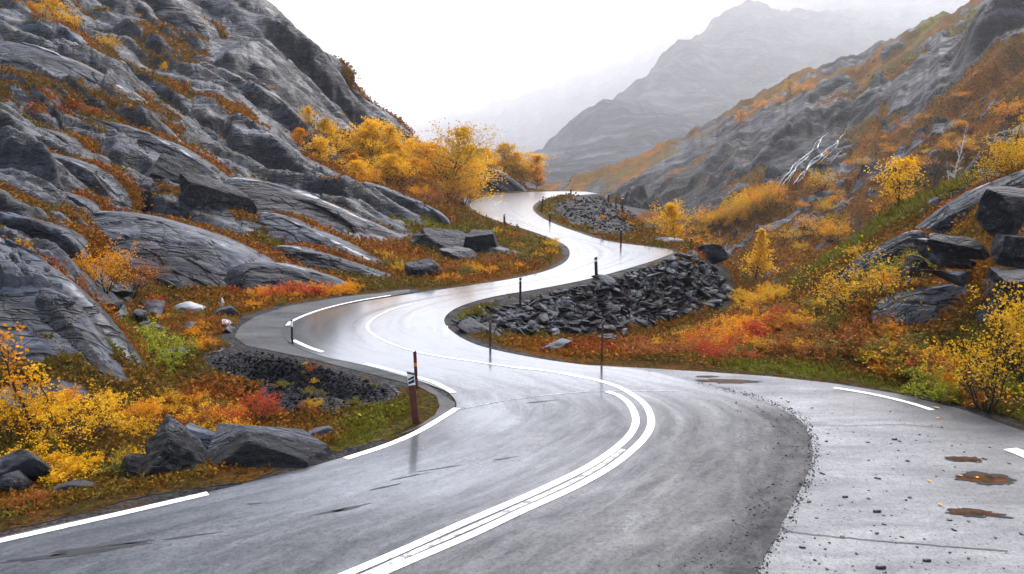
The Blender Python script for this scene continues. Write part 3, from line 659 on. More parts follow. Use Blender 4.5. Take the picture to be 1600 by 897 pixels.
# long bands of rock that climb to the right, heath between them
qx = PU*.86-PV*.51; qy = PU*.51+PV*.86
bn = fbm(qx/210, qy/21, 5, 341)+.35*fbm(qx/60, qy/9, 4, 343)
vegB = 1-.95*ss(bn, .09, .22); faceB = np.where((bn > .05) & (bn < .24), .95, .15)*(bn > .03)
gravB = np.zeros_like(vegB); lowm = ss(PV, 60, 200)
hueB = np.clip(.34+.7*fbm(qx/90, qy/16, 5, 345)+.12*lowm, .06, .66)
B.Z = B.Z+rB*1.1*ss(bn, .04, .22)*ss(B.Y, 60, 90)*(1-.75*ss(B.Y, 260, 400))
for u, v, ru, rv, rot, vg, hu in [(1330, 330, 190, 70, -32, .86, .55), (1250, 330, 160, 50, -30, .84, .55), (1350, 250, 140, 32, -35, .85, .58), (1500, 200, 140, 40, -35, .85, .56), (1540, 150, 90, 26, -35, .95, .62), (1450, 190, 110, 10, -35, .95, .1), (1430, 130, 70, 14, -30, .9, .62), (1160, 420, 90, 40, -10, .9, .55), (1120, 330, 80, 12, -28, .9, .62),
                             (1560, 250, 80, 40, -20, .85, .55), (1190, 290, 40, 22, -10, .85, .3), (1230, 140, 60, 10, -20, .6, .5), (1100, 270, 60, 10, -20, .7, .5), (1060, 240, 30, 14, -20, .5, .3), (1370, 105, 60, 9, -28, .85, .62), (1400, 300, 60, 20, -30, .85, .55), (1300, 385, 80, 26, -25, .92, .5)]:
    m_ = ell(u, v, ru, rv, rot, .8, .7); vegB = paint(vegB, np.clip(vg*1.1-.9*ss(bn, .12, .25), 0, 1), m_*.8); hueB = paint(hueB, hu, m_*.45)
for u, v, ru, rv, rot, gr in [(1000, 330, 140, 50, -5, .45), (1050, 320, 110, 40, -10, .5), (1120, 250, 120, 24, -20, .0), (1250, 240, 70, 26, -30, .0), (1265, 255, 70, 40, -40, 0.), (1330, 180, 90, 18, -28, .0), (1250, 185, 120, 20, -25, .3), (1200, 205, 90, 16, -20, 0.), (1560, 60, 90, 40, -30, .0), (1450, 165, 80, 18, -35, .0), (1390, 70, 120, 16, -28, .35), (1110, 215, 60, 16, -25, .3), (1520, 100, 80, 24, -35, 0.)]:
    m_ = ell(u, v, ru, rv, rot, .6, .6); vegB = paint(vegB, .12, m_*(.55+.45*(bn > -.08))); gravB = np.maximum(gravB, gr*m_)
for u, v, ru, rv, rot in [(1265, 250, 70, 40, -38), (1190, 235, 70, 22, -20), (1110, 262, 90, 20, -22), (1330, 190, 80, 18, -30), (1160, 300, 40, 16, -20), (1450, 165, 70, 16, -35)]: faceB = np.maximum(faceB, .8*ell(u, v, ru, rv, rot, .6, .6))
crag = ell(1555, 62, 70, 45, -38, .6, .5); faceB = np.maximum(faceB, .75*crag)
B.Z = B.Z+rB*(.10*ridged(B.X/rB*.5, B.Y/rB*.5, 4, 335)+.07*fbm(B.X/rB*1.6, B.Y/rB*1.6, 4, 337))
B.Z = B.Z+crag*ridged(B.X*.09, B.Y*.03, 5, 331)*4
MHILL = rock_material('hillside_heath', .46, rot=-.7, scale=.34, spec0=.08, vegb=1.45)
tag(B.build('hillside', MHILL, vegB, hueB, gravB, faceB), 'rust coloured hillside with grey rock bands across the valley', None, None, 'structure')
Cc = Slope("""600 330 765;850 310 765;1000 310 850;1200 265 1020;1500 210 1190;2000 160 1190
840 268 1054;880 226 1450;905 194 1600;950 176 1700;1015 162 1800;1040 124 1850;1075 76 2200;1115 40 2900;1200 0 5200;1300 -15 7000;1500 -20 7000;2000 -20 7000
950 240 1190;1050 220 1360;1100 150 1955;1200 120 2100;1300 80 2600;1200 200 1360;1400 50 3200;1050 172 1785;1600 0 4600;2000 0 4600;880 262 1224;600 320 1054
840 285 1700;880 265 2295;950 220 2720;1015 205 2890;1075 140 3655;1200 70 8000;1500 60 8000;2000 60 8000;600 330 2550""", -.15, 1.0, 260, 730, 8200, 340)
rC = Cc.Y/400.
Cc.Z = Cc.Z+rC*(8*ridged(Cc.X*.0045, Cc.Y*.0030, 7, 401)+3*ridged((Cc.X-Cc.Y)*.012, (Cc.X+Cc.Y)*.005, 5, 409)+5*fbm((Cc.X+.6*Cc.Y)*.006, (Cc.Y-.6*Cc.X)*.0012, 5, 407)-2+3.5*fbm(Cc.X/rC*.03, Cc.Y/rC*.03, 5, 403))*ss(Cc.Y, 765, 1190)
st_ = fbm(Cc.X*.0024, (Cc.Y-Cc.X)*.0095, 5, 405)
tag(Cc.build('mountain', rock_material('mountain_rock', .6, rot=-.6, scale=.05, spec0=.0), np.clip(.22+.6*st_, 0, 1), np.clip(.34+.3*st_, 0, 1), np.zeros_like(st_)+.25, np.clip(.3+st_, 0, 1)), 'steep grey mountain fading into mist on the right', None, None, 'structure')
Fz = Slope("""-800 262 5600;2400 262 5600;-800 215 8000;300 230 8000;600 240 8000;690 232 8000;760 216 8000;810 208 8000;860 226 8000;920 240 8000;1200 200 8000;2400 215 8000;-800 250 9500;800 250 9500;2400 250 9500""", -1.3, 1.3, 160, 5500, 9500, 60)
Fz.Z = Fz.Z+40*ridged(Fz.X*.0012, Fz.Y*.0012, 5, 451)-20
o_ = np.zeros_like(Fz.Z)
tag(Fz.build('far_mountain', rock_material('far_rock', .6, scale=.02, spec0=.0), o_+.3, o_+.4, o_, o_+.3), 'faint far mountain almost lost in mist beyond the valley', None, None, 'structure')
V = [(-14000, -3000, -130), (14000, -3000, -130), (14000, 12000, -130), (-14000, 12000, -130)]
tag(link('valley_floor', mesh_np('valley_floor', V, [[0, 1, 2, 3]], plain('valley_heath', (.09, .07, .04), .9, .3, .01))), 'valley floor far below', None, None, 'structure')
# haze
def box_mesh(name, lo, hi, mat):
    x0, y0, z0 = lo; x1, y1, z1 = hi
    V = [(x0, y0, z0), (x1, y0, z0), (x1, y1, z0), (x0, y1, z0), (x0, y0, z1), (x1, y0, z1), (x1, y1, z1), (x0, y1, z1)]
    return mesh_np(name, V, [[0, 3, 2, 1], [4, 5, 6, 7], [0, 1, 5, 4], [1, 2, 6, 5], [2, 3, 7, 6], [3, 0, 4, 7]], mat)
mh = bpy.data.materials.new('haze'); mh.use_nodes = True; mh.node_tree.nodes.clear()
ho = mh.node_tree.nodes.new('ShaderNodeOutputMaterial'); hv = mh.node_tree.nodes.new('ShaderNodeVolumePrincipled')
hv.inputs['Density'].default_value = HAZE; hv.inputs['Color'].default_value = (.97, .98, 1, 1); hv.inputs['Anisotropy'].default_value = .35
mh.node_tree.links.new(hv.outputs[0], ho.inputs['Volume'])
ztop = max(float(Cc.Z.max()), float(Fz.Z.max()), float(B.Z.max()))+5
hz = link('haze', box_mesh('haze', (-14050, -3050, -131), (14050, 12050, ztop), mh)); tag(hz, 'pale mist thickening up the valley', None, None, 'stuff')
# ------------------------------------------------------------------ rocks
import bmesh
def ico(sub):
    bm = bmesh.new(); bmesh.ops.create_icosphere(bm, subdivisions=sub, radius=1)
    V = np.array([v.co[:] for v in bm.verts]); Fc = np.array([[v.index for v in f.verts] for f in bm.faces]); bm.free(); return V, Fc
ICO = {k: ico(k) for k in (1, 2, 3, 4, 5)}
def rock_np(seed, sub=4, cuts=9, lo=.5, hi=.9, rough=.05, dims=(1, 1, 1), extra=()):
    r = np.random.default_rng(seed); V, Fc = ICO[sub]; V = V.copy()*1.25
    ns = r.normal(size=(cuts, 3)); ns /= np.linalg.norm(ns, axis=1)[:, None]; ds = r.uniform(lo, hi, cuts)
    ns = list(ns)+[np.array(e[:3], float)/np.linalg.norm(e[:3]) for e in extra]; ds = list(ds)+[e[3] for e in extra]
    for _ in range(2):
        for nn, d in zip(ns, ds):
            ex = np.maximum(V@nn-d, 0); V -= ex[:, None]*nn
    s = seed % 97
    nz = fbm(V[:, 0]*1.7+s, V[:, 1]*1.7+V[:, 2]*2.3, 5, seed)+.6*fbm(V[:, 2]*5+s, V[:, 0]*3+V[:, 1]*3, 4, seed+5)
    V *= (1+rough*2*nz)[:, None]
    return V*np.array(dims), Fc
def rock(name, label, u, v, dims, seed, rot=(0, 0, 0), D=None, sink=.25, face=.4, cuts=9, sub=4, group=None, cat='boulder', extra=(), mat=None, rough=.04, veg=0., lo=.5, hi=.9, smooth=True):
    V, Fc = rock_np(seed, sub, cuts, lo, hi, rough, dims, extra)
    Rm = np.array(Euler([math.radians(a) for a in rot]).to_matrix()); V = V@Rm.T
    p = hit(u, v) if D is None else at(u, v, D)
    zmin = V[:, 2].min()
    o = link(name, mesh_np(name, V, Fc, mat or MROCK, smooth)); o.location = (p.x, p.y, p.z-zmin-sink*(V[:, 2].max()-zmin))
    nrm = np.zeros(len(V)); up = ss(V[:, 2], 0, V[:, 2].max())
    fa = np.clip(face+.35*(.5-up), 0, 1) if face >= 0 else np.full(len(V), face*2.2)
    set_col(o.data, np.stack([veg*up, np.full(len(V), .4), nrm, fa], -1))
    return tag(o, label, cat, group)
# --- long whaleback slabs and ledges of the left hillside
def slab(label, px, run, drop, back=3., bd=1.2, face=.8, pw=1.5, seed=1, rough=.15, veg=.9, sub=70, topface=0., name='rock_slab'):
    C = np.array([tuple(at(u, v, D)) for u, v, D in px]); C = catmull(C, max(8, sub//(len(px)-1)))
    n = len(C); T = np.gradient(C[:, :2], axis=0); T /= np.linalg.norm(T, axis=1)[:, None]
    for _ in range(12): T[1:-1] = (T[:-2]+2*T[1:-1]+T[2:])/4
    N = np.stack([T[:, 1], -T[:, 0]], -1); N = np.where((N*C[:, :2]).sum(1)[:, None] > 0, -N, N)
    N /= np.linalg.norm(N, axis=1)[:, None]
    L = np.concatenate([[0], np.cumsum(np.linalg.norm(np.diff(C, axis=0), axis=1))]); t = L/L[-1]
    e = np.clip(1-np.abs(2*t-1)**5, 0, 1)**.6
    sb = np.linspace(-1, 0, 14); sf = np.linspace(0, 1, 46)[1:]
    S = np.concatenate([sb, sf, [1.06]])
    off = np.where(S < 0, S*back, S*run); dz = np.where(S < 0, -bd*np.abs(S)**1.4, -drop*np.clip(S, 0, 1)**pw); dz[-1] = -drop-1.2
    X = C[:, None, 0]+N[:, None, 0]*off*(.35+.65*e[:, None]); Y = C[:, None, 1]+N[:, None, 1]*off*(.35+.65*e[:, None])
    Z = C[:, None, 2]+dz[None]-(1-e[:, None])*(.35*drop+.3)
    sc_ = max(.35, drop*.5)
    LL = L[:, None]+S*0; OO = L[:, None]*0+off-dz*.8
    nz = fbm(LL/sc_*.10+seed*3.1, OO/sc_*.55, 5, seed)+.5*ridged(LL/sc_*.3+OO/sc_*.2, OO/sc_*.8-LL/sc_*.1, 4, seed+3)
    st = np.floor(OO/sc_*1.3+.8*fbm(LL*.2/sc_, OO*.2/sc_, 3, seed+7)+.25*LL/sc_); stn = _h(st.astype(np.int64), st.astype(np.int64)*0+seed, 4)-.5
    am = rough*sc_*(nz+.8*stn)*(.5+.5*ss(np.abs(S), 0, .12))
    q, wx, wy, ed = worley(LL/sc_/2.6+.3*nz, OO/sc_/1.05+.25*nz+seed, seed); onq = ss(q[2], .15, .35)
    am = am+sc_*onq*(.16*(q[0]-.5)+.34*(q[1]-.5)*wx+.26*(q[2]-.6)*wy)*ss(S, -.5, -.05)
    jn = onq*(1-ss(ed, .0, .085)); am = am-sc_*.05*jn
    fr = np.clip(S, 0, 1) ; kz = np.where(S < 0, 1, .5)
    X = X+N[:, None, 0]*am*(1-kz*.6); Y = Y+N[:, None, 1]*am*(1-kz*.6); Z = Z+am*kz
    V = np.stack([X, Y, Z], -1).reshape(-1, 3); Fc = grid_faces(n, len(S))
    o = link(name, mesh_np(name, V, Fc, MROCK, True))
    stp = np.abs(np.gradient(Z, axis=1))/(np.hypot(np.gradient(X, axis=1), np.gradient(Y, axis=1))+1e-4)
    fa = np.where(S > 0, face*ss(stp, .6, 1.5)+topface, 0.)
    fa = np.maximum(fa, jn*1.3*(S > -.3))
    lip = np.exp(-((S-.015)/.03)**2)*ss(fbm(LL/sc_*.25+seed, LL*0, 3, seed+4), -.25, .3)  # white wet sheen of the crest edge, painted as a broken pale band
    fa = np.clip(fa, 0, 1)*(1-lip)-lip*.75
    vg = veg*ss(-S+.25*nz, .35, .75)
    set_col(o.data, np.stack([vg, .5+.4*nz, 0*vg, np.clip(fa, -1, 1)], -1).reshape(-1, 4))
    SLABVEG.append((V, vg.ravel(), np.clip(.5+.4*nz, 0, 1).ravel()))
    return tag(o, label, 'rock slab', None, 'thing')
SLABVEG = []
SL = [
 ('big smooth grey rock slab falling to the yellow bushes at the left edge', [(-160, 300, 24), (-70, 338, 22.6), (0, 372, 21.2), (60, 404, 20.3), (120, 450, 19.6), (176, 510, 18.9), (218, 562, 18.3), (242, 612, 17.7)], 5.2, 3.0, .9, 1.0, .25, 1.15),
 ('thin overhanging ledge with a black hollow under it above the big smooth slab', [(-40, 322, 28.6), (0, 332, 28.4), (50, 346, 28), (90, 360, 27.6), (124, 376, 27.2)], .3, 1.0, 1.6, .3, 1., .5),
 ('flat grey slab in the middle of the left hillside below the dark block', [(120, 318, 35.5), (180, 330, 35), (240, 344, 34.4), (310, 366, 33.8), (370, 392, 33.2), (420, 418, 32.6), (440, 440, 32.2)], 2.6, 1.5, 3, .5, .5, 1.3),
 ('low rounded pale slab just above the red heather', [(338, 436, 31.4), (372, 412, 32), (430, 411, 32.3), (490, 426, 32), (535, 446, 31.3), (560, 460, 30.8)], 1.5, 1.15, 2.2, .7, .2, 1.6),
 ('large grey slab sloping down to the fallen angular rocks', [(340, 262, 47.5), (375, 272, 47), (430, 289, 46.6), (500, 311, 46.2), (560, 338, 46), (620, 366, 45.3), (690, 395, 44.4)], 3.6, 2.5, 3.4, 1.0, .35, 1.25),
 ('dark wet rock under a pale lip left of the upper bend', [(525, 285, 57), (555, 283, 57), (590, 292, 56.6), (630, 308, 56), (665, 322, 55.4), (703, 332, 55)], .9, 2.2, 2.5, .4, 1., 1.),
 ('long dark grey ramp descending below the yellow grove', [(270, 152, 66), (310, 168, 65), (350, 190, 64), (420, 225, 62.5), (480, 252, 61), (530, 274, 59.5), (562, 292, 58.6)], 2.2, 3.2, 2.4, .3, .7, 1.05),
 ('narrow lip of rock above the orange ledge on the upper left hillside', [(100, 88, 74), (150, 112, 73), (200, 140, 72), (260, 172, 70.5), (310, 206, 69), (335, 226, 68)], 1.0, 2.0, 2.0, .3, .7, 1.1),
 ('pale wet slab under the top left corner', [(-60, 54, 64), (0, 62, 63), (60, 74, 62), (120, 97, 61), (180, 130, 60), (245, 162, 59)], 4.2, 2.6, 2.5, .5, .15, 1.2),
 ('grey rock band along the very top left corner', [(-60, 2, 88), (0, 16, 87), (60, 28, 86), (120, 52, 85), (180, 86, 83), (262, 134, 80)], 1.6, 3.0, 3, .4, .8, 1.),
 ('dark ledge with a thin white lip at the left edge', [(-60, 190, 47.5), (0, 197, 47), (50, 202, 46.8), (90, 210, 46.4), (122, 228, 46)], .7, 2.0, 2.4, .3, 1., 1.),
 ('long fractured slab below the brown heath band on the left', [(-40, 160, 54), (40, 168, 53.4), (120, 180, 52.6), (190, 196, 51.6), (250, 218, 50.6), (320, 258, 49), (385, 304, 47.6)], 2.0, 2.3, 2.4, .5, .6, 1.2),
 ('domed grey outcrop among orange heath near the top', [(198, 62, 93), (220, 34, 94), (255, 14, 95), (300, 20, 94), (332, 48, 92)], 3.0, 3.4, 3, 1., .4, 1.5),
 ('great smooth dome of rock above the dark ramp', [(285, 110, 90), (305, 84, 91), (350, 70, 92), (410, 92, 91), (458, 128, 89.5), (488, 172, 87)], 6.5, 6.5, 4, 1.5, .3, 1.3),
 ('long slab high on the skyline ridge', [(290, -30, 110), (330, 4, 110), (370, 36, 108), (400, 66, 106), (424, 96, 104)], 3.6, 4.2, 4, .5, .5, 1.1),
 ('vertical cliff of dark columns on the skyline', [(404, 46, 112), (428, 58, 112), (455, 62, 111), (490, 72, 110), (512, 82, 109), (521, 100, 108)], 1.2, 7.5, 4, 1.2, 1., .8, 7, .3),
 ('steep grey flank dropping from the cliff to the yellow grove', [(500, 98, 120), (525, 112, 119), (550, 140, 118), (580, 163, 117), (612, 190, 115), (642, 218, 113.5)], 7, 9, 5, 2, .5, 1.05),
 ('dark rock mound beyond the highest bend behind the grove', [(722, 290, 134), (742, 270, 134), (764, 263, 134), (790, 272, 133), (812, 287, 132), (830, 300, 131)], 2.6, 4.2, 3, 1.5, .8, 1.3),
 ('blocky ledge at the left edge above the rusty heath', [(-60, 228, 41), (0, 230, 40.8), (60, 238, 40.4), (130, 260, 39.8), (195, 302, 39)], .9, 1.9, 2, .3, 1., 1.),
 ('low stepped ledge above the thin overhang', [(-50, 276, 36.6), (0, 282, 36.2), (50, 290, 36), (110, 306, 35.4), (150, 322, 35)], .6, 1.0, 1.8, .3, .9, 1.),
 ('smooth slab between the tall block and the large grey slab', [(395, 318, 41), (440, 338, 40), (500, 366, 39), (560, 396, 37.6), (620, 424, 36.2)], 1.7, 1.3, 2., .4, .4, 1.3),
 ('cracked dark slab edge above the low rounded pale slab', [(420, 372, 36.4), (470, 388, 36), (530, 408, 35.4), (590, 428, 34.6), (640, 440, 34)], .8, 1.0, 2., .3, .9, 1.2),
]
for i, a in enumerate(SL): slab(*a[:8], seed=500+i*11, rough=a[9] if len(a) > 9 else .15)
# right hand outcrops
slab('long pale slab in the heath at the upper right edge', [(1402, 372, 31), (1440, 346, 30.5), (1490, 312, 30), (1545, 286, 29.6), (1610, 262, 29.2), (1700, 240, 29)], .7, .5, 1.2, .3, .5, 1.2, seed=901, veg=1., name='rock_outcrop')
slab('flat grey outcrop with moss below the black boulder', [(1388, 492, 21), (1410, 468, 21.4), (1450, 452, 21.6), (1500, 446, 21.4), (1550, 452, 20.8), (1590, 470, 20)], 1.0, .75, 1.5, .3, .3, 1.4, seed=905, name='rock_outcrop')
slab('dark cracked ledge running up beside the green heath', [(1296, 436, 29.5), (1330, 412, 29), (1365, 388, 28.5), (1410, 364, 28), (1450, 350, 27.6)], .5, .5, 1.0, .2, .9, 1., seed=909, veg=1., name='rock_outcrop')
# --- boulders
rock('boulder', 'big dark wedge shaped boulder with a sloping top beside the near edge line', 408, 740, (1.20, .85, .52), 114, (0, 4, -8), 13.3, .14, .7, 3, 5, lo=.8, hi=.95, rough=.025, extra=[(-.75, -.5, .5, .42), (.42, -.15, .9, .40), (.1, -1, .25, .5), (1, -.2, .3, .85), (-.1, .5, .85, .55)])
rock('boulder', 'upright dark boulder with a lichen spot left of the wedge shaped boulder', 268, 756, (.60, .50, .62), 112, (6, 14, 40), 12.9, .22, .8, 9, 5, lo=.5, hi=.95, rough=.08)
rock('boulder', 'narrow leaning boulder at the left of the dark group', 226, 762, (.42, .46, .56), 13, (14, -18, 10), 12.9, .15, .9, 12, 5, lo=.42, hi=.85, rough=.07)
rock('boulder', 'flat topped dark boulder behind the upright one', 305, 716, (.62, .5, .38), 14, (8, 12, -12), 13.9, .1, .5, 8, 4)
for lab, u, v, d, s, D in [('low flat stone at the road edge in front of the wedge shaped boulder', 342, 757, (.42, .25, .09), 15, 12.6), ('pale flat stone tucked under the right end of the wedge shaped boulder', 385, 742, (.40, .28, .11), 16, 12.95),
                         ('small dark stone at the right end of the wedge shaped boulder', 500, 690, (.28, .24, .16), 17, 14.5), ('pale rounded stone at the foot of the red marker post', 628, 662, (.34, .22, .12), 18, 15.6), ('white oblong stone left of the red marker post', 602, 668, (.24, .16, .08), 19, 15.4), ('flat pale stone behind the red marker post', 632, 642, (.25, .2, .08), 20, 16.3)]:
    rock('stone', lab, u, v, d, s, (0, 0, s*31), D, .2, .05, 7, 3, cat='stone')
for lab, u, v, d, s, D in [('grey rounded boulder at the left edge under the yellow bush', 42, 752, (.55, .40, .27), 21, 12.7), ('small dark boulder below the rounded boulder at the left edge', 22, 768, (.26, .22, .2), 22, 12.3), ('flat slate stone leaning in the grass right of the rounded boulder', 130, 776, (.36, .2, .13), 23, 12.2)]:
    rock('boulder', lab, u, v, d, s, (0, 6, s*17), D, .15, .3, 8, 4)
for lab, u, v, d, s, f in [('white boulder on the heath left of the bend', 300, 488, (.50, .4, .30), 31, -.3), ('grey boulder just left of the white one', 238, 488, (.62, .45, .26), 32, .1), ('blue grey flat rock in the green willow', 252, 565, (.62, .4, .2), 33, .2), ('pale rock under the orange bush', 185, 462, (.45, .35, .28), 34, 0), ('rounded grey rock above the grey boulder', 215, 447, (.5, .4, .25), 35, .2),
                          ('small white stone at the shoulder', 352, 508, (.30, .2, .12), 36, -.3), ('blue stone beside the small white stone', 358, 518, (.25, .2, .12), 37, .2), ('flat ledge stone right of the white boulder', 355, 492, (.55, .35, .18), 38, .4), ('small grey rock in the gully', 240, 518, (.42, .3, .2), 39, .2), ('broken pale slab under the orange bush', 165, 485, (.6, .3, .2), 40, 0), ('small dark stone in the gully', 215, 500, (.32, .25, .2), 41, .6), ('standing white splinter of stone', 349, 482, (.10, .08, .22), 42, -.3), ('tiny white stone in the gully', 243, 497, (.2, .14, .09), 43, -.3), ('low grey rock in the middle of the brown heath', 300, 512, (.36, .25, .12), 44, .1)]:
    rock('boulder', lab, u, v, d, s, (0, 0, s*23), None, .25, f, 8, 3)
rock('boulder', 'long dark split slab fallen left of the bend', 705, 392, (2.5, 1.2, .75), 51, (10, 14, -14), 43.5, .2, .8, 6, 5, extra=[(.1, -.2, 1, .45)])
rock('boulder', 'pointed triangular dark boulder fallen inside the bend', 760, 400, (1.25, .8, 1.05), 52, (4, 22, 10), 42.3, .15, .95, 6, 5, extra=[(.75, -.1, .5, .4), (-.5, -.2, .75, .42), (0, -1, .1, .5)])
rock('boulder', 'flat grey slab right of the pointed boulder', 800, 408, (1.35, .7, .36), 53, (4, 10, -4), 41.5, .15, .4, 7, 4, extra=[(.1, -.1, 1, .4)])
rock('boulder', 'pale tilted slab under the pointed boulder', 722, 414, (.95, .5, .38), 54, (18, 18, 0), 40, .1, .05, 7, 4, extra=[(.1, -.5, .8, .4)])
rock('boulder', 'low dark block at the left end of the fallen slabs', 672, 440, (.95, .6, .5), 55, (6, 16, 0), 34.8, .15, .5, 7, 4)
rock('boulder', 'square edged dark boulder standing at the tip of the lower bend', 1108, 410, (1.02, .7, .66), 56, (4, -8, -12), 45.5, .1, 1., 3, 5, extra=[(0, 0, 1, .62), (1, -.1, .35, .8), (-1, -.2, -.5, .7), (0, -1, 0, .6)])
rock('boulder', 'low pale pinkish rock behind the tip of the lower bend', 1045, 383, (1.1, .7, .30), 57, (0, 4, 8), 50.5, .2, -.12, 6, 4, rough=.03)
rock('boulder', 'small bluish stone at the road edge below the orange tree', 1012, 384, (.45, .3, .25), 58, (0, 0, 30), 51, .1, .2, 7, 3)
rock('boulder', 'large black wet boulder with a pale flat top at the right edge', 1580, 372, (.66, .6, .62), 61, (4, -10, 12), 19.6, .05, 1., 4, 5, extra=[(.15, -.2, 1, .58), (-1, -.2, .2, .62), (0, -1, .1, .6)])
rock('boulder', 'speckled white and black block under the large black boulder', 1583, 418, (.50, .42, .40), 62, (0, 4, -8), 18.9, .05, .8, 5, 5, extra=[(0, 0, 1, .7), (-1, 0, 0, .7), (0, -1, 0, .65)])
rock('boulder', 'dark tilted slab left of the large black boulder', 1508, 398, (.75, .55, .40), 63, (8, 14, -16), 20.5, .2, .85, 12, 5, lo=.35, hi=.75, rough=.07)
rock('boulder', 'dark block leaning against the large black boulder', 1550, 358, (.34, .4, .34), 64, (0, 20, 0), 20.6, .1, .9, 6, 4)
rock('boulder', 'grey fractured slab below the long pale slab', 1455, 405, (.95, .7, .45), 65, (10, 16, -20), 22.4, .25, .3, 12, 5, lo=.35, hi=.75, rough=.07)
rock('boulder', 'mossy grey slab left of the speckled block', 1490, 440, (.8, .6, .34), 66, (6, 10, -8), 20.2, .25, .2, 12, 5, lo=.35, hi=.75, rough=.07, veg=.5)
rock('boulder', 'narrow grey boulder among the yellow bushes', 1425, 430, (.4, .35, .34), 67, (0, 24, 0), 22.6, .15, .4, 7, 4)
rock('boulder', 'mossy flat rock at the right edge below the speckled block', 1585, 440, (.7, .5, .32), 68, (0, -6, 0), 18.3, .3, .1, 11, 5, lo=.4, hi=.8, rough=.06, veg=.55)
for lab, u, v, d, s, f in [('white rounded stone at the foot of the rubble bank', 865, 519, (.34, .22, .15), 71, -.14), ('pale stone on the heath right of the white rounded stone', 974, 521, (.28, .2, .14), 72, -.12), ('flat grey stone below the rubble bank', 945, 530, (.5, .3, .14), 73, .1), ('long grey stone on the brown heath inside the near bend', 865, 548, (.6, .36, .2), 74, .35), ('dark stone at the left tip of the rubble bank', 740, 518, (.55, .4, .28), 75, .6), ('small white stone at the left tip of the rubble bank', 753, 487, (.25, .18, .12), 76, -.14)]:
    rock('boulder', lab, u, v, d, s, (0, 6, s*37), None, .25, f, 11, 4, lo=.4, hi=.85, rough=.06)
rock('boulder', 'tall dark speckled block in the middle of the left hillside', 330, 348, (2.3, 1.5, 1.45), 81, (6, 8, 14), 41, .2, 1., 9, 5, lo=.45, hi=.8, rough=.06)
rock('boulder', 'dark cracked block left of the tall speckled block', 232, 335, (1.7, 1.3, 1.2), 82, (10, 12, 0), 42, .2, .95, 9, 5, lo=.45, hi=.8, rough=.06)
rock('boulder', 'grey block resting above the two dark blocks', 270, 278, (2.2, 1.3, .95), 83, (8, 16, -6), 44.5, .3, .7, 10, 5, lo=.4, hi=.8, rough=.06)
# --- rubble bank
MSTONE = rock_material('dark_rubble', .62, rot=.3, speck=.4, scale=2.2)
def hull_np(seed, n, dims):
    r = np.random.default_rng(seed); q = r.normal(size=(n, 3)); q = np.sign(q)*np.abs(q)**.6; q /= np.linalg.norm(q, axis=1)[:, None]**.7
    bm = bmesh.new(); [bm.verts.new(p) for p in q*np.array(dims)]
    res = bmesh.ops.convex_hull(bm, input=bm.verts)
    bmesh.ops.delete(bm, geom=[v for v in bm.verts if not v.link_faces], context='VERTS')
    bmesh.ops.bevel(bm, geom=bm.edges[:], offset=.035, segments=1, affect='EDGES'); bmesh.ops.triangulate(bm, faces=bm.faces[:])
    bm.verts.index_update(); V = np.array([v.co[:] for v in bm.verts]); Fc = np.array([[v.index for v in f.verts] for f in bm.faces]); bm.free(); return V, Fc
protos = []
for k in range(12):
    V, Fc = hull_np(700+k, 11, (1, (.6+.3*((k*7) % 5)/5), .22+.22*((k*3) % 4)/4))
    me = mesh_np('rubble_stone', V, Fc, MSTONE); set_col(me, np.tile([0, 0, 0, [.2, .75, .5, .9, .1, .6][k % 6]], (len(V), 1))); protos.append(me)
def poly_px(P, n, seed, gap=0.):
    r = np.random.default_rng(seed); P = np.array(P, float); lo, hi = P.min(0), P.max(0); out = []
    while len(out) < n:
        q = r.uniform(lo, hi, (400, 2)); q = q[in_poly(P, q[:, 0], q[:, 1])]
        for a in q:
            if all((a[0]-b[0])**2+3.5*(a[1]-b[1])**2 > gap*gap for b in out[-600:]): out.append(a)
            if len(out) >= n: break
        gap *= .97
    return out
RUB = [(765, 492), (812, 474), (870, 455), (935, 442), (1000, 422), (1050, 404), (1085, 397), (1118, 425), (1140, 452), (1140, 470), (1080, 490), (1010, 508), (930, 518), (860, 524), (790, 520)]
r = np.random.default_rng(5); protos[0].name = 'rubble_stone'
for i, (u, v) in enumerate(poly_px(RUB, 270, 6, 11)):
    p = hit(u, v); o = link('rubble_stone', protos[i % 12]); s = .17+.30*r.random()**2.4; s *= .75+.4*(p.y/35)
    o.scale = (s*1.25, s, s*.85); o.rotation_euler = (r.normal()*.28-.15, r.normal()*.28, r.normal()*.9); o.location = (p.x, p.y, p.z+s*.12)
    tag(o, 'dark angular stone lying in the rubble bank below the lower bend', 'stone', 'stones of the rubble bank')
for i, (u, v) in enumerate(poly_px([(712, 505), (745, 490), (800, 500), (830, 520), (800, 527), (735, 522)], 26, 9, 12)):
    p = hit(u, v); o = link('rubble_stone', protos[(i*5) % 12]); s = .14+.18*r.random()
    o.scale = (s*1.3, s, s*.7); o.rotation_euler = (r.normal()*.4, r.normal()*.4, r.random()*6.28); o.location = (p.x, p.y, p.z+s*.1)
    tag(o, 'dark slaty stone in the small heap at the left tip of the rubble bank', 'stone', 'stones of the small heap')
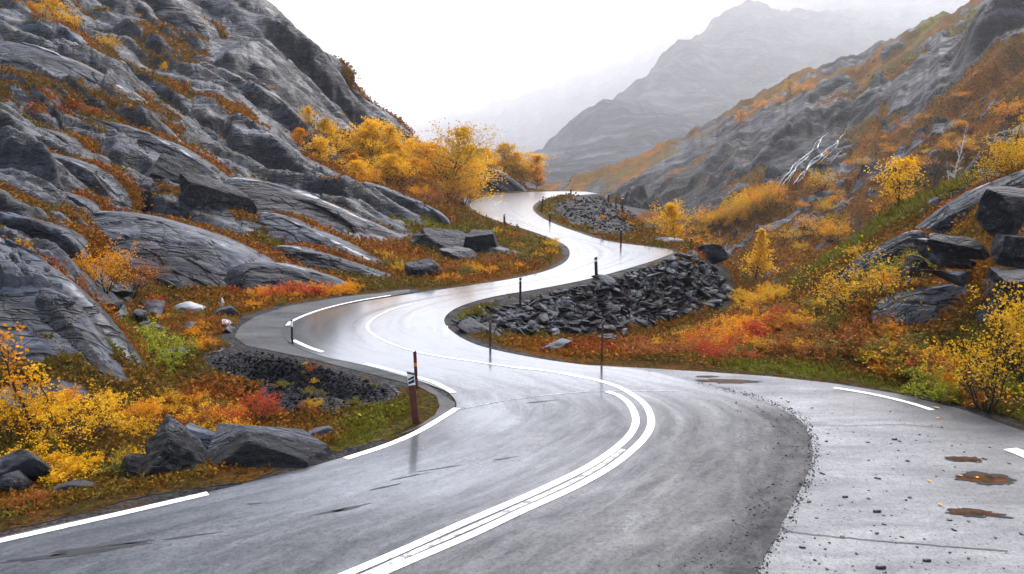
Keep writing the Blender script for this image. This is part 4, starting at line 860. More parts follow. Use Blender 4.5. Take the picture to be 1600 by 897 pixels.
def stone_stuff(name, label, pts, smin, smax, seed, mat, lift=.1, ground=None, flat=.6, terr=False):
    r = np.random.default_rng(seed); V0, F0 = hull_np(seed, 9, (1, .85, flat)); VV, FF = [], []
    for i, (u, v) in enumerate(pts):
        p = (B.hit(u, v) if terr else hit(u, v)) if ground is None else gp(u, v, ground); s = smin+(smax-smin)*r.random()**3
        if ground is None: s *= p.y/20
        q = np.array(Euler((r.normal()*.4, r.normal()*.4, r.random()*6.28)).to_matrix()); W_ = (V0*(1+.25*r.normal(size=(1, 3)))*s)@q.T
        VV.append(W_+np.array([p.x, p.y, p.z+s*lift])); FF.append(F0+i*len(V0))
    me = mesh_np(name, np.vstack(VV), np.vstack(FF), mat); n = sum(len(a) for a in VV)
    set_col(me, np.repeat(np.stack([np.zeros(len(pts)), np.zeros(len(pts)), np.zeros(len(pts)), r.random(len(pts))], -1), len(V0), 0))
    return tag(link(name, me), label, None, None, 'stuff')
stone_stuff('rubble', 'small dark rubble filling the gaps of the rubble bank', poly_px(RUB, 900, 16)+poly_px([(712, 505), (745, 490), (830, 520), (735, 522)], 90, 17), .06, .17, 3, MSTONE)
MSCREE = rock_material('dark_scree', .20, rot=.3, speck=.4, scale=2.2, spec0=.06)
stone_stuff('scree', 'dark gravel slope below the shoulder of the bend', poly_px([(330, 560), (400, 548), (500, 570), (590, 600), (610, 620), (560, 640), (480, 670), (400, 650), (340, 600)], 2200, 18), .008, .07, 4, MSCREE)
stone_stuff('scree', 'dark gravel on the mound inside the highest bend', poly_px([(850, 322), (890, 312), (925, 308), (965, 316), (990, 335), (1006, 362), (960, 374), (900, 350)], 900, 19), .02, .07, 5, MSCREE)
# --- loose stones on the lay-by
MPEB = plain('wet_black_stone', (.012, .012, .013), .35, .5, 20)
peb = []
for k in range(5):
    V, Fc = rock_np(800+k, 2, 6, .5, .9, .03, (1, .8, .55)); peb.append(mesh_np('pebble', V, Fc, MPEB, True))
r = np.random.default_rng(8)
pts = poly_px([(1270, 690), (1180, 620), (1110, 596), (1230, 596), (1400, 625), (1560, 690), (1640, 740), (1640, 905), (1200, 905), (1262, 760)], 215, 21, 9)
for i, (u, v) in enumerate(pts):
    p = gp(u, v, .004); o = link('pebble', peb[i % 5]); s = (.008+.021*r.random()**3)*(1.15 if v > 640 else 1.0); o.scale = (s*(1+.5*r.random()), s, s*.8); o.rotation_euler = (0, 0, r.random()*6.28); o.location = (p.x, p.y, .003+s*.2)
    tag(o, 'small black stone lying loose on the pale lay-by', 'pebble', 'loose stones on the lay-by')
for u, v, s, lab in [(1371, 800, .055, 'larger black stone near the middle of the lay-by'), (1377, 888, .06, 'larger black stone at the bottom edge of the photo on the lay-by'), (1449, 877, .05, 'black stone near the bottom edge right of the largest one'), (1321, 777, .042, 'black stone left of the larger middle one'), (1398, 687, .045, 'black stone high on the lay-by above the crack')]:
    p = gp(u, v, .004); o = link('pebble', peb[2]); o.scale = (s, s*.85, s*.8); o.location = (p.x, p.y, .003+s*.2); tag(o, lab, 'pebble', 'larger stones on the lay-by')
def band(n, seed):
    r = np.random.default_rng(seed); out = []
    path = catmull([(1140, 625), (1210, 655), (1235, 690), (1228, 750), (1195, 800), (1150, 850), (1090, 890)], 20)
    for _ in range(n):
        a = path[r.integers(len(path))]; out.append((a[0]+r.normal()*26-8, a[1]+r.normal()*9))
    return out
stone_stuff('grit', 'black grit strewn along the dark edge of the road beside the lay-by', band(620, 3), .004, .030, 7, MPEB, .1, .009)
def band2(n, seed):
    r = np.random.default_rng(seed); out = []
    path = catmull([(1090, 599), (1180, 622), (1245, 652), (1266, 690), (1262, 735), (1235, 800), (1180, 897)], 20)
    for _ in range(n):
        a = path[r.integers(len(path))]; out.append((a[0]+r.normal()*5+abs(r.normal())*5, a[1]+r.normal()*1.5))
    return out
stone_stuff('crumbled_asphalt', 'crumbs of black asphalt along the seam between road and lay-by', band2(1500, 5), .004, .022, 8, MPEB, .1, .006)
MLEAFG = leaf_material('fallen_leaf', [(.62, .25, .03), (.7, .33, .06)], .1)
for i, (u, v, lab) in enumerate([(1452, 751, 'orange leaf lying left of the widest puddle'), (1500, 743, 'orange leaf at the rim of the widest puddle'), (1527, 746, 'pale leaf floating on the widest puddle'), (1463, 637, 'flat orange leaf by the end of the white line'), (1466, 653, 'pale orange leaf just below the end of the white line'), (1469, 788, 'small pale leaf between two puddles'), (1222, 591, 'orange leaf at the far edge of the lay-by')]):
    p = gp(u, v, .016); a = [(0, -1, 0), (.45, -.45, .12), (.5, .2, .18), (0, 1, .1), (-.5, .2, .2), (-.45, -.45, .1), (0, 0, 0)]
    o = link('leaf', mesh_np('leaf', np.array(a)*(.05 if i != 3 else .08), [[6, 0, 1], [6, 1, 2], [6, 2, 3], [6, 3, 4], [6, 4, 5], [6, 5, 0]], MLEAFG)); o.location = p; o.rotation_euler = (0, 0, i*1.3); tag(o, lab, 'leaf', 'fallen leaves on the lay-by')
# ------------------------------------------------------------------ trees and bushes
def tubes(segs, sides=5):
    VV, FF = [], []; b = 0; ang = np.arange(sides)*2*PI/sides
    for p0, p1, r0, r1 in segs:
        d = p1-p0; L = np.linalg.norm(d)
        if L < 1e-6: continue
        d = d/L; a = np.cross(d, [0, 0, 1.] if abs(d[2]) < .9 else [1., 0, 0]); a /= np.linalg.norm(a); c = np.cross(d, a)
        ring = np.cos(ang)[:, None]*a+np.sin(ang)[:, None]*c
        VV.append(p0+ring*r0); VV.append(p1+d*r1*.3+ring*r1)
        i = np.arange(sides); FF.append(np.stack([b+i, b+(i+1) % sides, b+sides+(i+1) % sides, b+sides+i], -1)); b += 2*sides
    return np.vstack(VV), np.vstack(FF)
def leaves_np(P, size, r, droop=.2):
    n = len(P); d = r.normal(size=(n, 3)); d[:, 2] -= droop; d /= np.linalg.norm(d, axis=1)[:, None]
    e = np.cross(d, r.normal(size=(n, 3))); e /= np.linalg.norm(e, axis=1)[:, None]; f = np.cross(d, e)
    s = size*(.6+.8*r.random(n))[:, None]
    V = np.stack([P, P+d*s*.5+e*s*.36+f*s*.08, P+d*s, P+d*s*.5-e*s*.36+f*s*.08], 1).reshape(-1, 3)
    return V, np.arange(n*4).reshape(n, 4)
def grow(style, seed, nleaf, lsize, spread=.4):
    r = np.random.default_rng(seed); segs = []; tips = []
    def limb(p, d, L, rad, depth, nseg=4, up=.1, wob=.22):
        q = np.array(p, float); d = np.array(d, float)/np.linalg.norm(d); pts = [q.copy()]
        for k in range(nseg):
            d = d+r.normal(size=3)*wob+np.array([0, 0, up]); d /= np.linalg.norm(d); nq = q+d*L/nseg
            r0 = rad*(1-k/nseg*.75); r1 = rad*(1-(k+1)/nseg*.75); segs.append((q.copy(), nq.copy(), r0, r1)); q = nq; pts.append(q.copy())
            if depth == 0: tips.append((q.copy(), L/nseg))
            elif k >= 1 or depth == 1:
                for _ in range(2 if depth == 1 else 1+(r.random() < .6)):
                    sd = d+r.normal(size=3)*.75; limb(q, sd, L*(.45+.25*r.random()), r1*.6, depth-1, 3, up, wob)
        return pts
    if style in ('birch', 'cone', 'sparse'):
        hw = {'birch': .93, 'cone': .97, 'sparse': .95}[style]; q = np.array([0, 0, -.05]); d = np.array([0, 0, 1.]); nT = 12; tr = .016 if style != 'sparse' else .017
        for k in range(nT):
            d = d+r.normal(size=3)*np.array([.09, .09, .02]); d /= np.linalg.norm(d); nq = q+d*(hw+.05)/nT; f = k/nT; segs.append((q.copy(), nq.copy(), tr*(1-f*.85), tr*(1-(k+1)/nT*.85))); q = nq
            f = (k+1)/nT
            if f < .14: continue
            prof = {'birch': math.sin(PI*min(1, (f*.86+.16)))**.7, 'cone': (1.05-f)**.8, 'sparse': .35+.5*(1-f)}[style]
            for _ in range(4 if style != 'sparse' else 2):
                a = r.random()*6.28; el = .35+.5*r.random() if style != 'cone' else .2+.4*r.random()
                limb(q, (math.cos(a)*math.cos(el), math.sin(a)*math.cos(el), math.sin(el)), spread*prof*(.4+.85*r.random()), tr*(1-f*.8)*.5, 1, 4, .06)
    elif style in ('shrub', 'bare'):
        for s in range(9 if style == 'shrub' else 6):
            a = s*2.4+r.random(); lean = spread*(.25+.9*r.random()); d = np.array([math.cos(a)*lean, math.sin(a)*lean, .8])
            limb((math.cos(a)*.03, math.sin(a)*.03, -.05), d, (.75+.35*r.random()), .014+.007*r.random(), 2, 5, .07, .16)
    elif style == 'low':
        for s in range(16):
            a = r.random()*6.28; el = .25+1.1*r.random(); limb((math.cos(a)*.2*spread, math.sin(a)*.2*spread, -.05), (math.cos(a)*math.cos(el)*spread*1.5, math.sin(a)*math.cos(el)*spread*1.5, math.sin(el)), .55+.4*r.random(), .012, 1, 4, .05, .2)
    T = np.array([t[0] for t in tips]); Ls = np.array([t[1] for t in tips])
    Vw, Fw = tubes(segs, 5 if len(segs) < 900 else 3)
    if nleaf:
        clump = r.random(len(T))**2; clump /= clump.sum()
        if style == 'shrub': clump *= ss(T[:, 2], .05, .5)+.15; clump /= clump.sum()
        k = r.choice(len(T), nleaf, p=clump*.5+.5/len(T)*(np.ones(len(T))) if style != 'shrub' else clump*.6+.4*clump)
        P = T[k]+r.normal(size=(nleaf, 3))*(.018+.16*Ls[k][:, None]); P[:, 2] = np.maximum(P[:, 2], .01)
        Vl, Fl = leaves_np(P, lsize, r)
    else: Vl = Fl = None
    return Vw, Fw, Vl, Fl
LM = {'yellow': leaf_material('yellow_leaves', [(.66, .33, .005), (.80, .44, .006), (.88, .52, .012), (.72, .38, .005), (.92, .60, .03)], .5),
      'orange': leaf_material('orange_leaves', [(.52, .19, .005), (.68, .28, .005), (.76, .34, .008), (.60, .23, .005), (.80, .40, .01)], .5),
      'rust': leaf_material('rust_leaves', [(.14, .042, .006), (.27, .08, .008), (.38, .125, .008), (.22, .065, .008), (.44, .18, .01)]),
      'red': leaf_material('red_leaves', [(.34, .035, .012), (.52, .06, .02), (.58, .11, .02), (.28, .028, .012), (.62, .17, .02)], .45),
      'gold': leaf_material('gold_leaves', [(.38, .19, .006), (.60, .31, .008), (.72, .42, .012), (.48, .28, .01), (.76, .50, .03)], .45),
      'olive': leaf_material('olive_leaves', [(.06, .06, .008), (.14, .12, .012), (.26, .19, .014), (.10, .09, .01), (.38, .26, .016)]),
      'green': leaf_material('green_leaves', [(.15, .18, .012), (.25, .28, .016), (.36, .36, .02), (.20, .22, .014), (.44, .42, .03)])}
MBARK = plain('dark_bark', (.022, .017, .014), .85, .4, 20); MBIRCH = plain('white_bark', (.70, .68, .64), .7, .35, 14); MTWIG = plain('grey_twig', (.10, .085, .075), .85, .3, 20)
CACHE = {}
SPEC = {'birch': ('birch', 4400, .028, .38), 'cone': ('cone', 3600, .028, .27), 'sparse': ('sparse', 380, .034, .34), 'shrub': ('shrub', 2600, .046, .62), 'thinshrub': ('shrub', 1000, .044, .62), 'low': ('low', 2600, .075, .8), 'bare': ('bare', 0, .03, .5), 'barebirch': ('sparse', 0, .03, .26), 'crag': ('birch', 1700, .040, .44), 'big': ('birch', 5600, .022, .42)}
def proto(kind, var):
    k = (kind, var)
    if k not in CACHE:
        st, n, ls, spd = SPEC[kind]; Vw, Fw, Vl, Fl = grow(st, 1000+var*37+len(kind), n, ls, spd)
        CACHE[k] = (mesh_np('trunk', Vw, Fw, MBARK, True), None if Vl is None else mesh_np('crown', Vl, Fl, LM['yellow']), float(Vw[:, 2].max() if Vl is None else np.quantile(Vl[:, 2], .995)))
    return CACHE[k]
def plant(kind, var, col, label, u, D=None, v=None, top=None, h=None, group=None, wide=1., terr=None, rot=None, lean=(0, 0), bark=None, name=None, cat=None):
    tw, cr, hm = proto(kind, var)
    if terr is not None: p = terr.on(u, D) if D else terr.hit(u, v)
    elif D is None: p = hit(u, v)
    else: p = on(u, D)
    if h is None: h = max(.12*p.y/20, CAMH+p.y*float(ray(u, top)[1])-p.z)
    s = h/hm
    nm = name or {'birch': 'birch_tree', 'big': 'birch_tree', 'cone': 'slender_tree', 'crag': 'gnarled_tree', 'sparse': 'sapling', 'shrub': 'bush', 'thinshrub': 'bush', 'low': 'dwarf_shrub', 'bare': 'bare_bush', 'barebirch': 'bare_birch'}[kind]
    e = empty(nm, p); e.scale = (s*wide, s*wide, s); e.rotation_euler = (lean[0], lean[1], rot if rot is not None else (u*.37+D*.11 if D else u*.37))
    t_ = link('trunk' if kind not in ('shrub', 'thinshrub', 'low', 'bare') else 'stems', tw, e)
    if bark: t_.material_slots[0].link = 'OBJECT'; t_.material_slots[0].material = bark
    if cr is not None:
        c_ = link('crown' if kind not in ('shrub', 'thinshrub', 'low') else 'foliage', cr, e); c_.material_slots[0].link = 'OBJECT'; c_.material_slots[0].material = LM[col]
    return tag(e, label, cat or {'low': 'shrub', 'shrub': 'bush', 'thinshrub': 'bush', 'bare': 'bush', 'sparse': 'sapling'}.get(kind, 'tree'), group)
GRV = 'trees of the yellow grove'
for i, (u, D, top, col, wd, lab) in enumerate([
 (492, 72, 166, 'yellow', 1., 'tallest yellow tree at the left end of the grove under the rock wall'), (472, 68, 200, 'orange', 1.2, 'orange tree left of the tallest one at the left end of the grove'), (514, 73, 184, 'gold', 1., 'golden tree just right of the tallest one in the left of the grove'),
 (536, 73, 190, 'yellow', 1.1, 'bushy yellow tree in the left half of the grove'), (524, 76, 226, 'orange', 1.4, 'lower orange tree in front of the left half of the grove'), (560, 74, 184, 'yellow', 1.1, 'bright yellow tree left of the middle of the grove'),
 (585, 74, 188, 'yellow', 1.15, 'broad bright yellow tree in the middle of the grove'), (608, 77, 194, 'yellow', 1., 'yellow tree right of the broad middle one'), (560, 70, 238, 'orange', 1.4, 'low orange tree at the front of the grove middle'), (596, 68, 240, 'gold', 1.3, 'low golden tree at the front of the grove middle'),
 (622, 76, 224, 'yellow', 1.2, 'yellow tree in the gap between rock skyline and the round tree'), (648, 84, 214, 'yellow', 1.1, 'pointed yellow tree just left of the round branching tree'), (655, 72, 246, 'orange', 1.4, 'orange tree in front of the pointed yellow one'),
 (718, 80, 222, 'orange', 1.2, 'orange tree right of the round branching tree'), (748, 140, 232, 'gold', 1.3, 'thin golden tree behind the rock mound'), (772, 142, 230, 'yellow', 1.3, 'yellow tree above the rock mound'), (798, 140, 236, 'yellow', 1.3, 'yellow tree near the right end of the grove'), (818, 138, 248, 'gold', 1.3, 'golden tree right of the rock mound'), (838, 137, 258, 'orange', 1.2, 'orange tree at the right end of the grove above the road'),
 (760, 136, 240, 'orange', 1.4, 'orange tree between the thin golden tree and the rock mound'), (786, 139, 222, 'gold', 1.4, 'tallest golden tree above the rock mound'), (810, 140, 240, 'yellow', 1.4, 'bushy yellow tree over the right end of the rock mound'), (735, 112, 238, 'yellow', 1.3, 'yellow tree at the left end of the rock mound'),
 (545, 90, 184, 'gold', 1.2, 'golden tree at the back of the grove under the skyline flank'), (575, 66, 248, 'yellow', 1.4, 'low yellow tree at the very front of the grove'), (635, 68, 240, 'yellow', 1.4, 'low yellow tree in front of the gap beside the round tree'), (675, 80, 222, 'yellow', 1.2, 'yellow tree directly behind the round branching tree'), (708, 86, 224, 'yellow', 1.2, 'yellow tree just right behind the round branching tree'), (502, 67, 212, 'yellow', 1.3, 'yellow tree in front of the tallest one at the left of the grove'), (446, 68, 206, 'orange', 1.2, 'small orange tree on the ramp left of the grove')]):
    plant('birch', i % 4, col, lab, u, D, top=top, group=GRV, wide=wd*1.25)
plant('big', 0, 'gold', 'round branching orange tree standing out against the sky', 700, 74, top=190, group=GRV, wide=1.25)
for i, (u, D, top, col, lab) in enumerate([(690, 64, 282, 'rust', 'round rust coloured bush below the round branching tree'), (655, 62, 288, 'orange', 'orange bush at the grove foot beside the pale lipped rock'), (708, 72, 274, 'gold', 'golden bush at the foot of the round tree'), (620, 66, 272, 'rust', 'rusty bush low in the front of the grove'), (580, 64, 262, 'orange', 'orange bush at the top of the dark ramp'), (722, 82, 270, 'yellow', 'yellow bush left of the rock mound'), (500, 72, 240, 'rust', 'brown orange bush at the left foot of the grove'), (480, 66, 236, 'gold', 'golden bush on the dark ramp')]):
    plant('shrub', i % 3, col, lab, u, D, top=top, wide=1.35, group='bushes at the foot of the grove')
for i, (k, u, D, top, col, wd, lab) in enumerate([('birch', 118, 78, -8, 'yellow', 1.3, 'large yellow tree near the top left corner'), ('birch', 90, 77, 2, 'orange', 1., 'smaller orange tree left of the large one at the top left'), ('shrub', 142, 76, 18, 'yellow', 1.2, 'yellow bush at the right foot of the top left tree'), ('birch', 274, 75, 96, 'yellow', 1.1, 'small bright yellow tree alone on the upper left hillside'), ('shrub', 195, 75, 52, 'gold', 1.2, 'small golden bush between the top left trees and the dome'), ('birch', 513, 113, 112, 'orange', 1.1, 'small orange tree in the cleft of the skyline cliff'),
    ('shrub', 412, 74, 178, 'rust', 1.4, 'rusty bush under the great dome'), ('shrub', 436, 80, 176, 'orange', 1.2, 'orange bush right of the rusty one under the great dome'), ('shrub', 340, 80, 122, 'rust', 1.3, 'brown bush at the left foot of the great dome'), ('shrub', 243, 92, 26, 'gold', 1., 'tiny golden bush on the domed outcrop')]):
    plant(k, i % 4 if k == 'birch' else i % 3, col, lab, u, D, top=top, wide=wd)
# left foreground
for k, var, u, D, top, h, col, wd, lab in [('shrub', 0, 105, 14.3, 610, None, 'yellow', 1.25, 'large yellow bush with dark stems in the left foreground'), ('shrub', 1, 205, 15.6, 622, None, 'orange', 1.3, 'orange yellow bush right of the large yellow one'), ('sparse', 1, 30, 14.4, 512, None, 'orange', 1.2, 'tall sparse sapling at the left edge in front of the smooth slab'), ('sparse', 2, 58, 14.9, 556, None, 'yellow', 1., 'thin sapling right of the tallest sapling at the left edge'),
    ('shrub', 2, 395, 16.8, 603, None, 'red', 1.2, 'red bush on the gravel below the bend'), ('shrub', 1, 335, 16.3, 632, None, 'red', 1.5, 'low spreading red bush left of the tall red one'), ('shrub', 0, 262, 16.6, 628, None, 'yellow', 1.2, 'yellow bush between the orange yellow bush and the red ones'), ('low', 0, 350, 15.2, 655, None, 'orange', 1.3, 'low orange shrub behind the wedge shaped boulder'), ('low', 1, 175, 13.4, 700, None, 'yellow', 1.2, 'low yellow shrub in front of the large yellow bush'),
    ('shrub', 2, -20, 14.2, 600, None, 'yellow', 1.2, 'yellow bush cut by the left edge of the photo'), ('low', 1, 262, 13.6, 680, None, 'rust', 1.1, 'rust coloured shrub between the dark boulders'), ('low', 0, 340, 13.2, 722, None, 'rust', .8, 'dry brown shrub in the gap left of the wedge shaped boulder'), ('low', 2, 30, 11.9, 785, None, 'orange', 1., 'orange ground shrub at the bottom left corner'), ('low', 0, 120, 12.2, 768, None, 'rust', 1., 'brown ground shrub beside the flat slate stone'), ('low', 1, 85, 12.9, 738, None, 'red', .6, 'small red plant above the flat slate stone'), ('low', 2, 95, 12.6, 742, None, 'green', 1.1, 'yellow green ground plant beside the rounded boulder'),
    ('low', 0, 222, 20.6, 508, None, 'green', 1.3, 'bright green willow mound behind the smooth slab'), ('low', 1, 250, 20.2, 530, None, 'green', 1.3, 'lower green willow mound in front of the bright one'), ('shrub', 2, 160, 25.5, 378, None, 'orange', 1.2, 'orange bush hanging in the dark hollow above the smooth slab'), ('shrub', 0, 200, 28, 398, None, 'rust', 1.1, 'rust red bush right of the hanging orange bush'), ('shrub', 1, 125, 24.5, 402, None, 'orange', .9, 'small orange bush at the crest of the smooth slab'), ('low', 1, 40, 24.5, 372, None, 'gold', 1.2, 'golden shrub behind the crest of the smooth slab'),
    ('low', 2, 240, 27.5, 458, None, 'red', .8, 'small red shrub above the grey boulder'), ('low', 0, 290, 15.6, 640, None, 'rust', 1.4, 'brown shrub at the foot of the yellow bushes')]:
    plant(k, var, col, lab, u, D, top=top, wide=wd)
r = np.random.default_rng(31)
for i in range(26):      # red and orange heather tufts above the shoulder of the big bend
    u = 395+160*i/26; v = 462-7*i/26+r.normal()*2.5; p = hit(u, v)
    plant('low', i % 3, 'red' if 3 < i < 19 and i % 4 else 'orange', 'red and orange heather clump in the row below the low rounded slab', u, D=p.y, h=.30+.2*r.random(), wide=1.5, group='heather row', name='heather_clump')
# right bank
for k, var, u, D, top, col, wd, lab in [('thinshrub', 0, 1368, 22.5, 372, 'gold', 1.35, 'big dark stemmed bush with golden leaves in the middle of the right bank'), ('thinshrub', 1, 1330, 23.5, 392, 'gold', 1.2, 'golden leaved bush left of the big dark stemmed one'), ('thinshrub', 2, 1410, 22, 400, 'olive', 1.2, 'olive dark stemmed bush right of the big golden one'), ('thinshrub', 2, 1562, 15.8, 470, 'gold', 1.0, 'bright golden bush with large leaves at the right edge'), ('shrub', 1, 1622, 16.6, 450, 'gold', .9, 'taller golden bush cut by the right edge'), ('thinshrub', 1, 1525, 17.2, 505, 'yellow', .9, 'yellow bush behind the bright golden one'),
    ('low', 0, 1480, 16.9, 572, 'green', 1.1, 'yellow green shrub at the foot of the golden bush'), ('low', 1, 1545, 16.2, 600, 'rust', 1.2, 'rust coloured shrub under the bright golden bush'), ('low', 2, 1590, 15.8, 610, 'olive', 1., 'olive shrub at the right edge beside the road'), ('low', 0, 1510, 17.4, 562, 'orange', 1.1, 'orange shrub left of the bright golden bush'), ('thinshrub', 2, 1420, 18.6, 520, 'red', 1., 'small red leaved bush above the road edge'), ('low', 1, 1405, 18.4, 560, 'orange', 1.1, 'orange shrub near the road edge on the right bank'),
    ('crag', 0, 1398, 37.0, 244, 'yellow', 1.15, 'yellow tree with dark limbs on the crest of the right bank'), ('bare', 0, 1340, 37, 296, 'gold', 1.3, 'bare twiggy bush left of the yellow tree on the crest'), ('sparse', 0, 1362, 37.2, 300, 'orange', 1.3, 'sparse orange sapling left of the yellow tree'), ('bare', 1, 1450, 36, 200, 'gold', 1.1, 'tall bare grey bush right of the yellow tree'), ('shrub', 1, 1568, 30.5, 210, 'gold', 1.2, 'golden bush on the pale slab at the upper right edge'), ('thinshrub', 0, 1535, 31.5, 236, 'gold', 1.2, 'thin golden bush left of the one on the pale slab'), ('shrub', 2, 1610, 29.5, 214, 'yellow', 1.1, 'yellow bush cut by the upper right edge'), ('sparse', 2, 1562, 40, 176, 'gold', .8, 'thin sapling rising above the golden bush at the upper right')]:
    plant(k, var, col, lab, u, D, top=top, wide=wd, bark=MTWIG if k == 'bare' else None)
plant('barebirch', 1, None, 'bare white birch leaning left on the crest of the right bank', 1482, 37, top=186, wide=.72, lean=(0, -.22), bark=MBIRCH, rot=1.)
plant('barebirch', 2, None, 'short bare white stem right of the leaning white birch', 1474, 36.4, top=246, wide=.55, lean=(0, .25), bark=MBIRCH, rot=2.)
for k, var, u, D, top, col, wd, lab in [('birch', 0, 1054, 58, 314, 'yellow', 1.15, 'round yellow tree behind the tip of the lower bend'), ('shrub', 0, 1082, 62, 356, 'orange', 1.1, 'orange bush right of the round yellow tree'), ('shrub', 1, 1028, 61, 360, 'gold', 1.1, 'golden bush left of the round yellow tree'), ('shrub', 2, 940, 67, 334, 'orange', 1.0, 'orange bush on the gravel mound'), ('shrub', 0, 985, 63, 356, 'gold', 1.1, 'golden bush at the right foot of the gravel mound'), ('low', 1, 915, 60, 362, 'olive', 1.4, 'olive shrub at the foot of the gravel mound')]:
    plant(k, var, col, lab, u, D, top=top, wide=wd)
plant('cone', 1, 'yellow', 'slender yellow tree in the dip beyond the rubble bank', 1181, v=436, top=358, wide=1.25, terr=B)
for i, (u, D, top, col, lab) in enumerate([(1150, 72, 400, 'rust', 'rusty bush left of the slender yellow tree'), (1210, 76, 408, 'orange', 'orange bush right of the slender tree'), (1170, 66, 428, 'gold', 'golden bush below the slender tree'), (1240, 72, 420, 'rust', 'brown bush in the dip right of the slender tree')]):
    plant('shrub', i % 3, col, lab, u, D, top=top, wide=1.4, terr=B)
r = np.random.default_rng(41)
for i in range(20):
    f = i/19; u = 1100+105*f+r.normal()*5; v = 366-48*f+r.normal()*4
    plant('shrub', i % 3, ['gold', 'yellow', 'gold', 'orange'][i % 4], 'golden bush in the strip climbing the far slope above the boulder', u, v=v, h=1.5+2.6*r.random(), wide=1.15, terr=B, group='strip of golden bushes on the far slope')
for i in range(46):
    u = 1230+330*r.random(); v = 360-.55*(u-1230)+r.normal()*45
    if v < 105 or v > 400: continue
    plant('shrub', i % 3, ['gold', 'orange', 'orange', 'rust'][i % 4], 'small orange bush scattered on the rust coloured hillside', u, v=v, h=.9+1.2*r.random(), wide=1.5, terr=B, group='bushes scattered on the hillside')
for i, (u, v, h, col, lab) in enumerate([(1158, 195, 7, 'orange', 'small orange tree on the ridge above the waterfall'), (1236, 150, 7, 'gold', 'golden tree high on the hillside ridge'), (1215, 164, 5, 'orange', 'orange bush left of the golden ridge tree'), (1255, 146, 5, 'orange', 'orange bush right of the golden ridge tree'), (1190, 172, 5, 'orange', 'low orange bush on the ridge'), (1283, 298, 4, 'gold', 'pale golden bush below the waterfall'), (1225, 382, 2.4, 'gold', 'pale golden bush on the lower hillside'), (1300, 378, 2.2, 'orange', 'orange bush under the crest of the right bank'), (1575, 188, 3.5, 'orange', 'orange bush on the far slope at the right edge')]):
    plant('birch' if h > 5 else 'shrub', i % 3, col, lab, u, v=v, h=h, wide=1.4, terr=B)
r = np.random.default_rng(51)
def dwarf(n, P, cols, lab, grp, h0, h1, seed, gap=14, wide=1.5):
    rr = np.random.default_rng(seed)
    for i, (u, v) in enumerate(poly_px(P, n, seed, gap)):
        p = hit(u, v); plant('low', i % 3, cols[i % len(cols)], lab, u, D=p.y, h=h0+(h1-h0)*rr.random(), wide=wide, group=grp, rot=rr.random()*6)
dwarf(60, [(1090, 520), (1150, 470), (1230, 470), (1330, 480), (1400, 540), (1500, 590), (1420, 590), (1300, 570), (1150, 565), (1040, 560), (960, 560)], ['rust', 'olive', 'rust', 'rust', 'gold', 'olive', 'red', 'rust'], 'low rust coloured dwarf shrub in the thicket beside the near bend', 'dwarf shrubs beside the near bend', .30, .65, 61)
dwarf(26, [(1080, 540), (1150, 505), (1250, 490), (1300, 500), (1230, 520), (1150, 550)], ['orange', 'orange', 'gold', 'orange', 'red'], 'bright orange dwarf shrub in the band across the hollow', 'orange shrub band in the hollow', .35, .6, 62, 12)
dwarf(16, [(1150, 470), (1200, 452), (1240, 460), (1200, 480)], ['orange', 'gold'], 'orange dwarf shrub on the rim beyond the rubble bank', 'orange shrubs on the rim', .4, .7, 63, 10)
dwarf(40, [(1290, 440), (1350, 390), (1440, 360), (1460, 400), (1400, 470), (1420, 520), (1320, 520)], ['olive', 'gold', 'olive', 'orange', 'green'], 'olive and gold dwarf shrub on the right bank among the dark stemmed bushes', 'dwarf shrubs on the right bank', .25, .5, 64)
dwarf(22, [(1440, 560), (1540, 560), (1620, 610), (1620, 640), (1500, 615)], ['rust', 'green', 'orange', 'olive', 'rust'], 'mixed dwarf shrub under the golden bushes at the right edge', 'dwarf shrubs at the right edge', .2, .42, 65)
dwarf(26, [(0, 640), (120, 600), (220, 620), (330, 610), (430, 650), (330, 690), (210, 720), (120, 760), (0, 800)], ['yellow', 'gold', 'rust', 'olive', 'yellow', 'orange'], 'low autumn shrub on the verge in the left foreground', 'low shrubs in the left foreground', .2, .42, 66)
dwarf(30, [(560, 400), (640, 430), (700, 440), (860, 410), (870, 385), (800, 370), (740, 350), (820, 400), (700, 420)], ['orange', 'rust', 'olive', 'gold'], 'low orange shrub on the bank between the two bends', 'low shrubs between the bends', .3, .6, 67, 10)
dwarf(30, [(220, 540), (250, 490), (330, 500), (420, 465), (500, 465), (380, 490), (330, 530), (290, 560)], ['rust', 'orange', 'olive', 'rust'], 'low brown shrub on the heath left of the big bend', 'low shrubs left of the big bend', .15, .35, 68, 10)
dwarf(12, [(350, 565), (440, 560), (560, 592), (600, 615), (520, 650), (430, 660), (370, 620)], ['olive', 'rust', 'gold', 'olive'], 'small weed growing on the dark gravel bank below the bend', 'weeds on the gravel bank', .06, .17, 69, 16, 1.5)
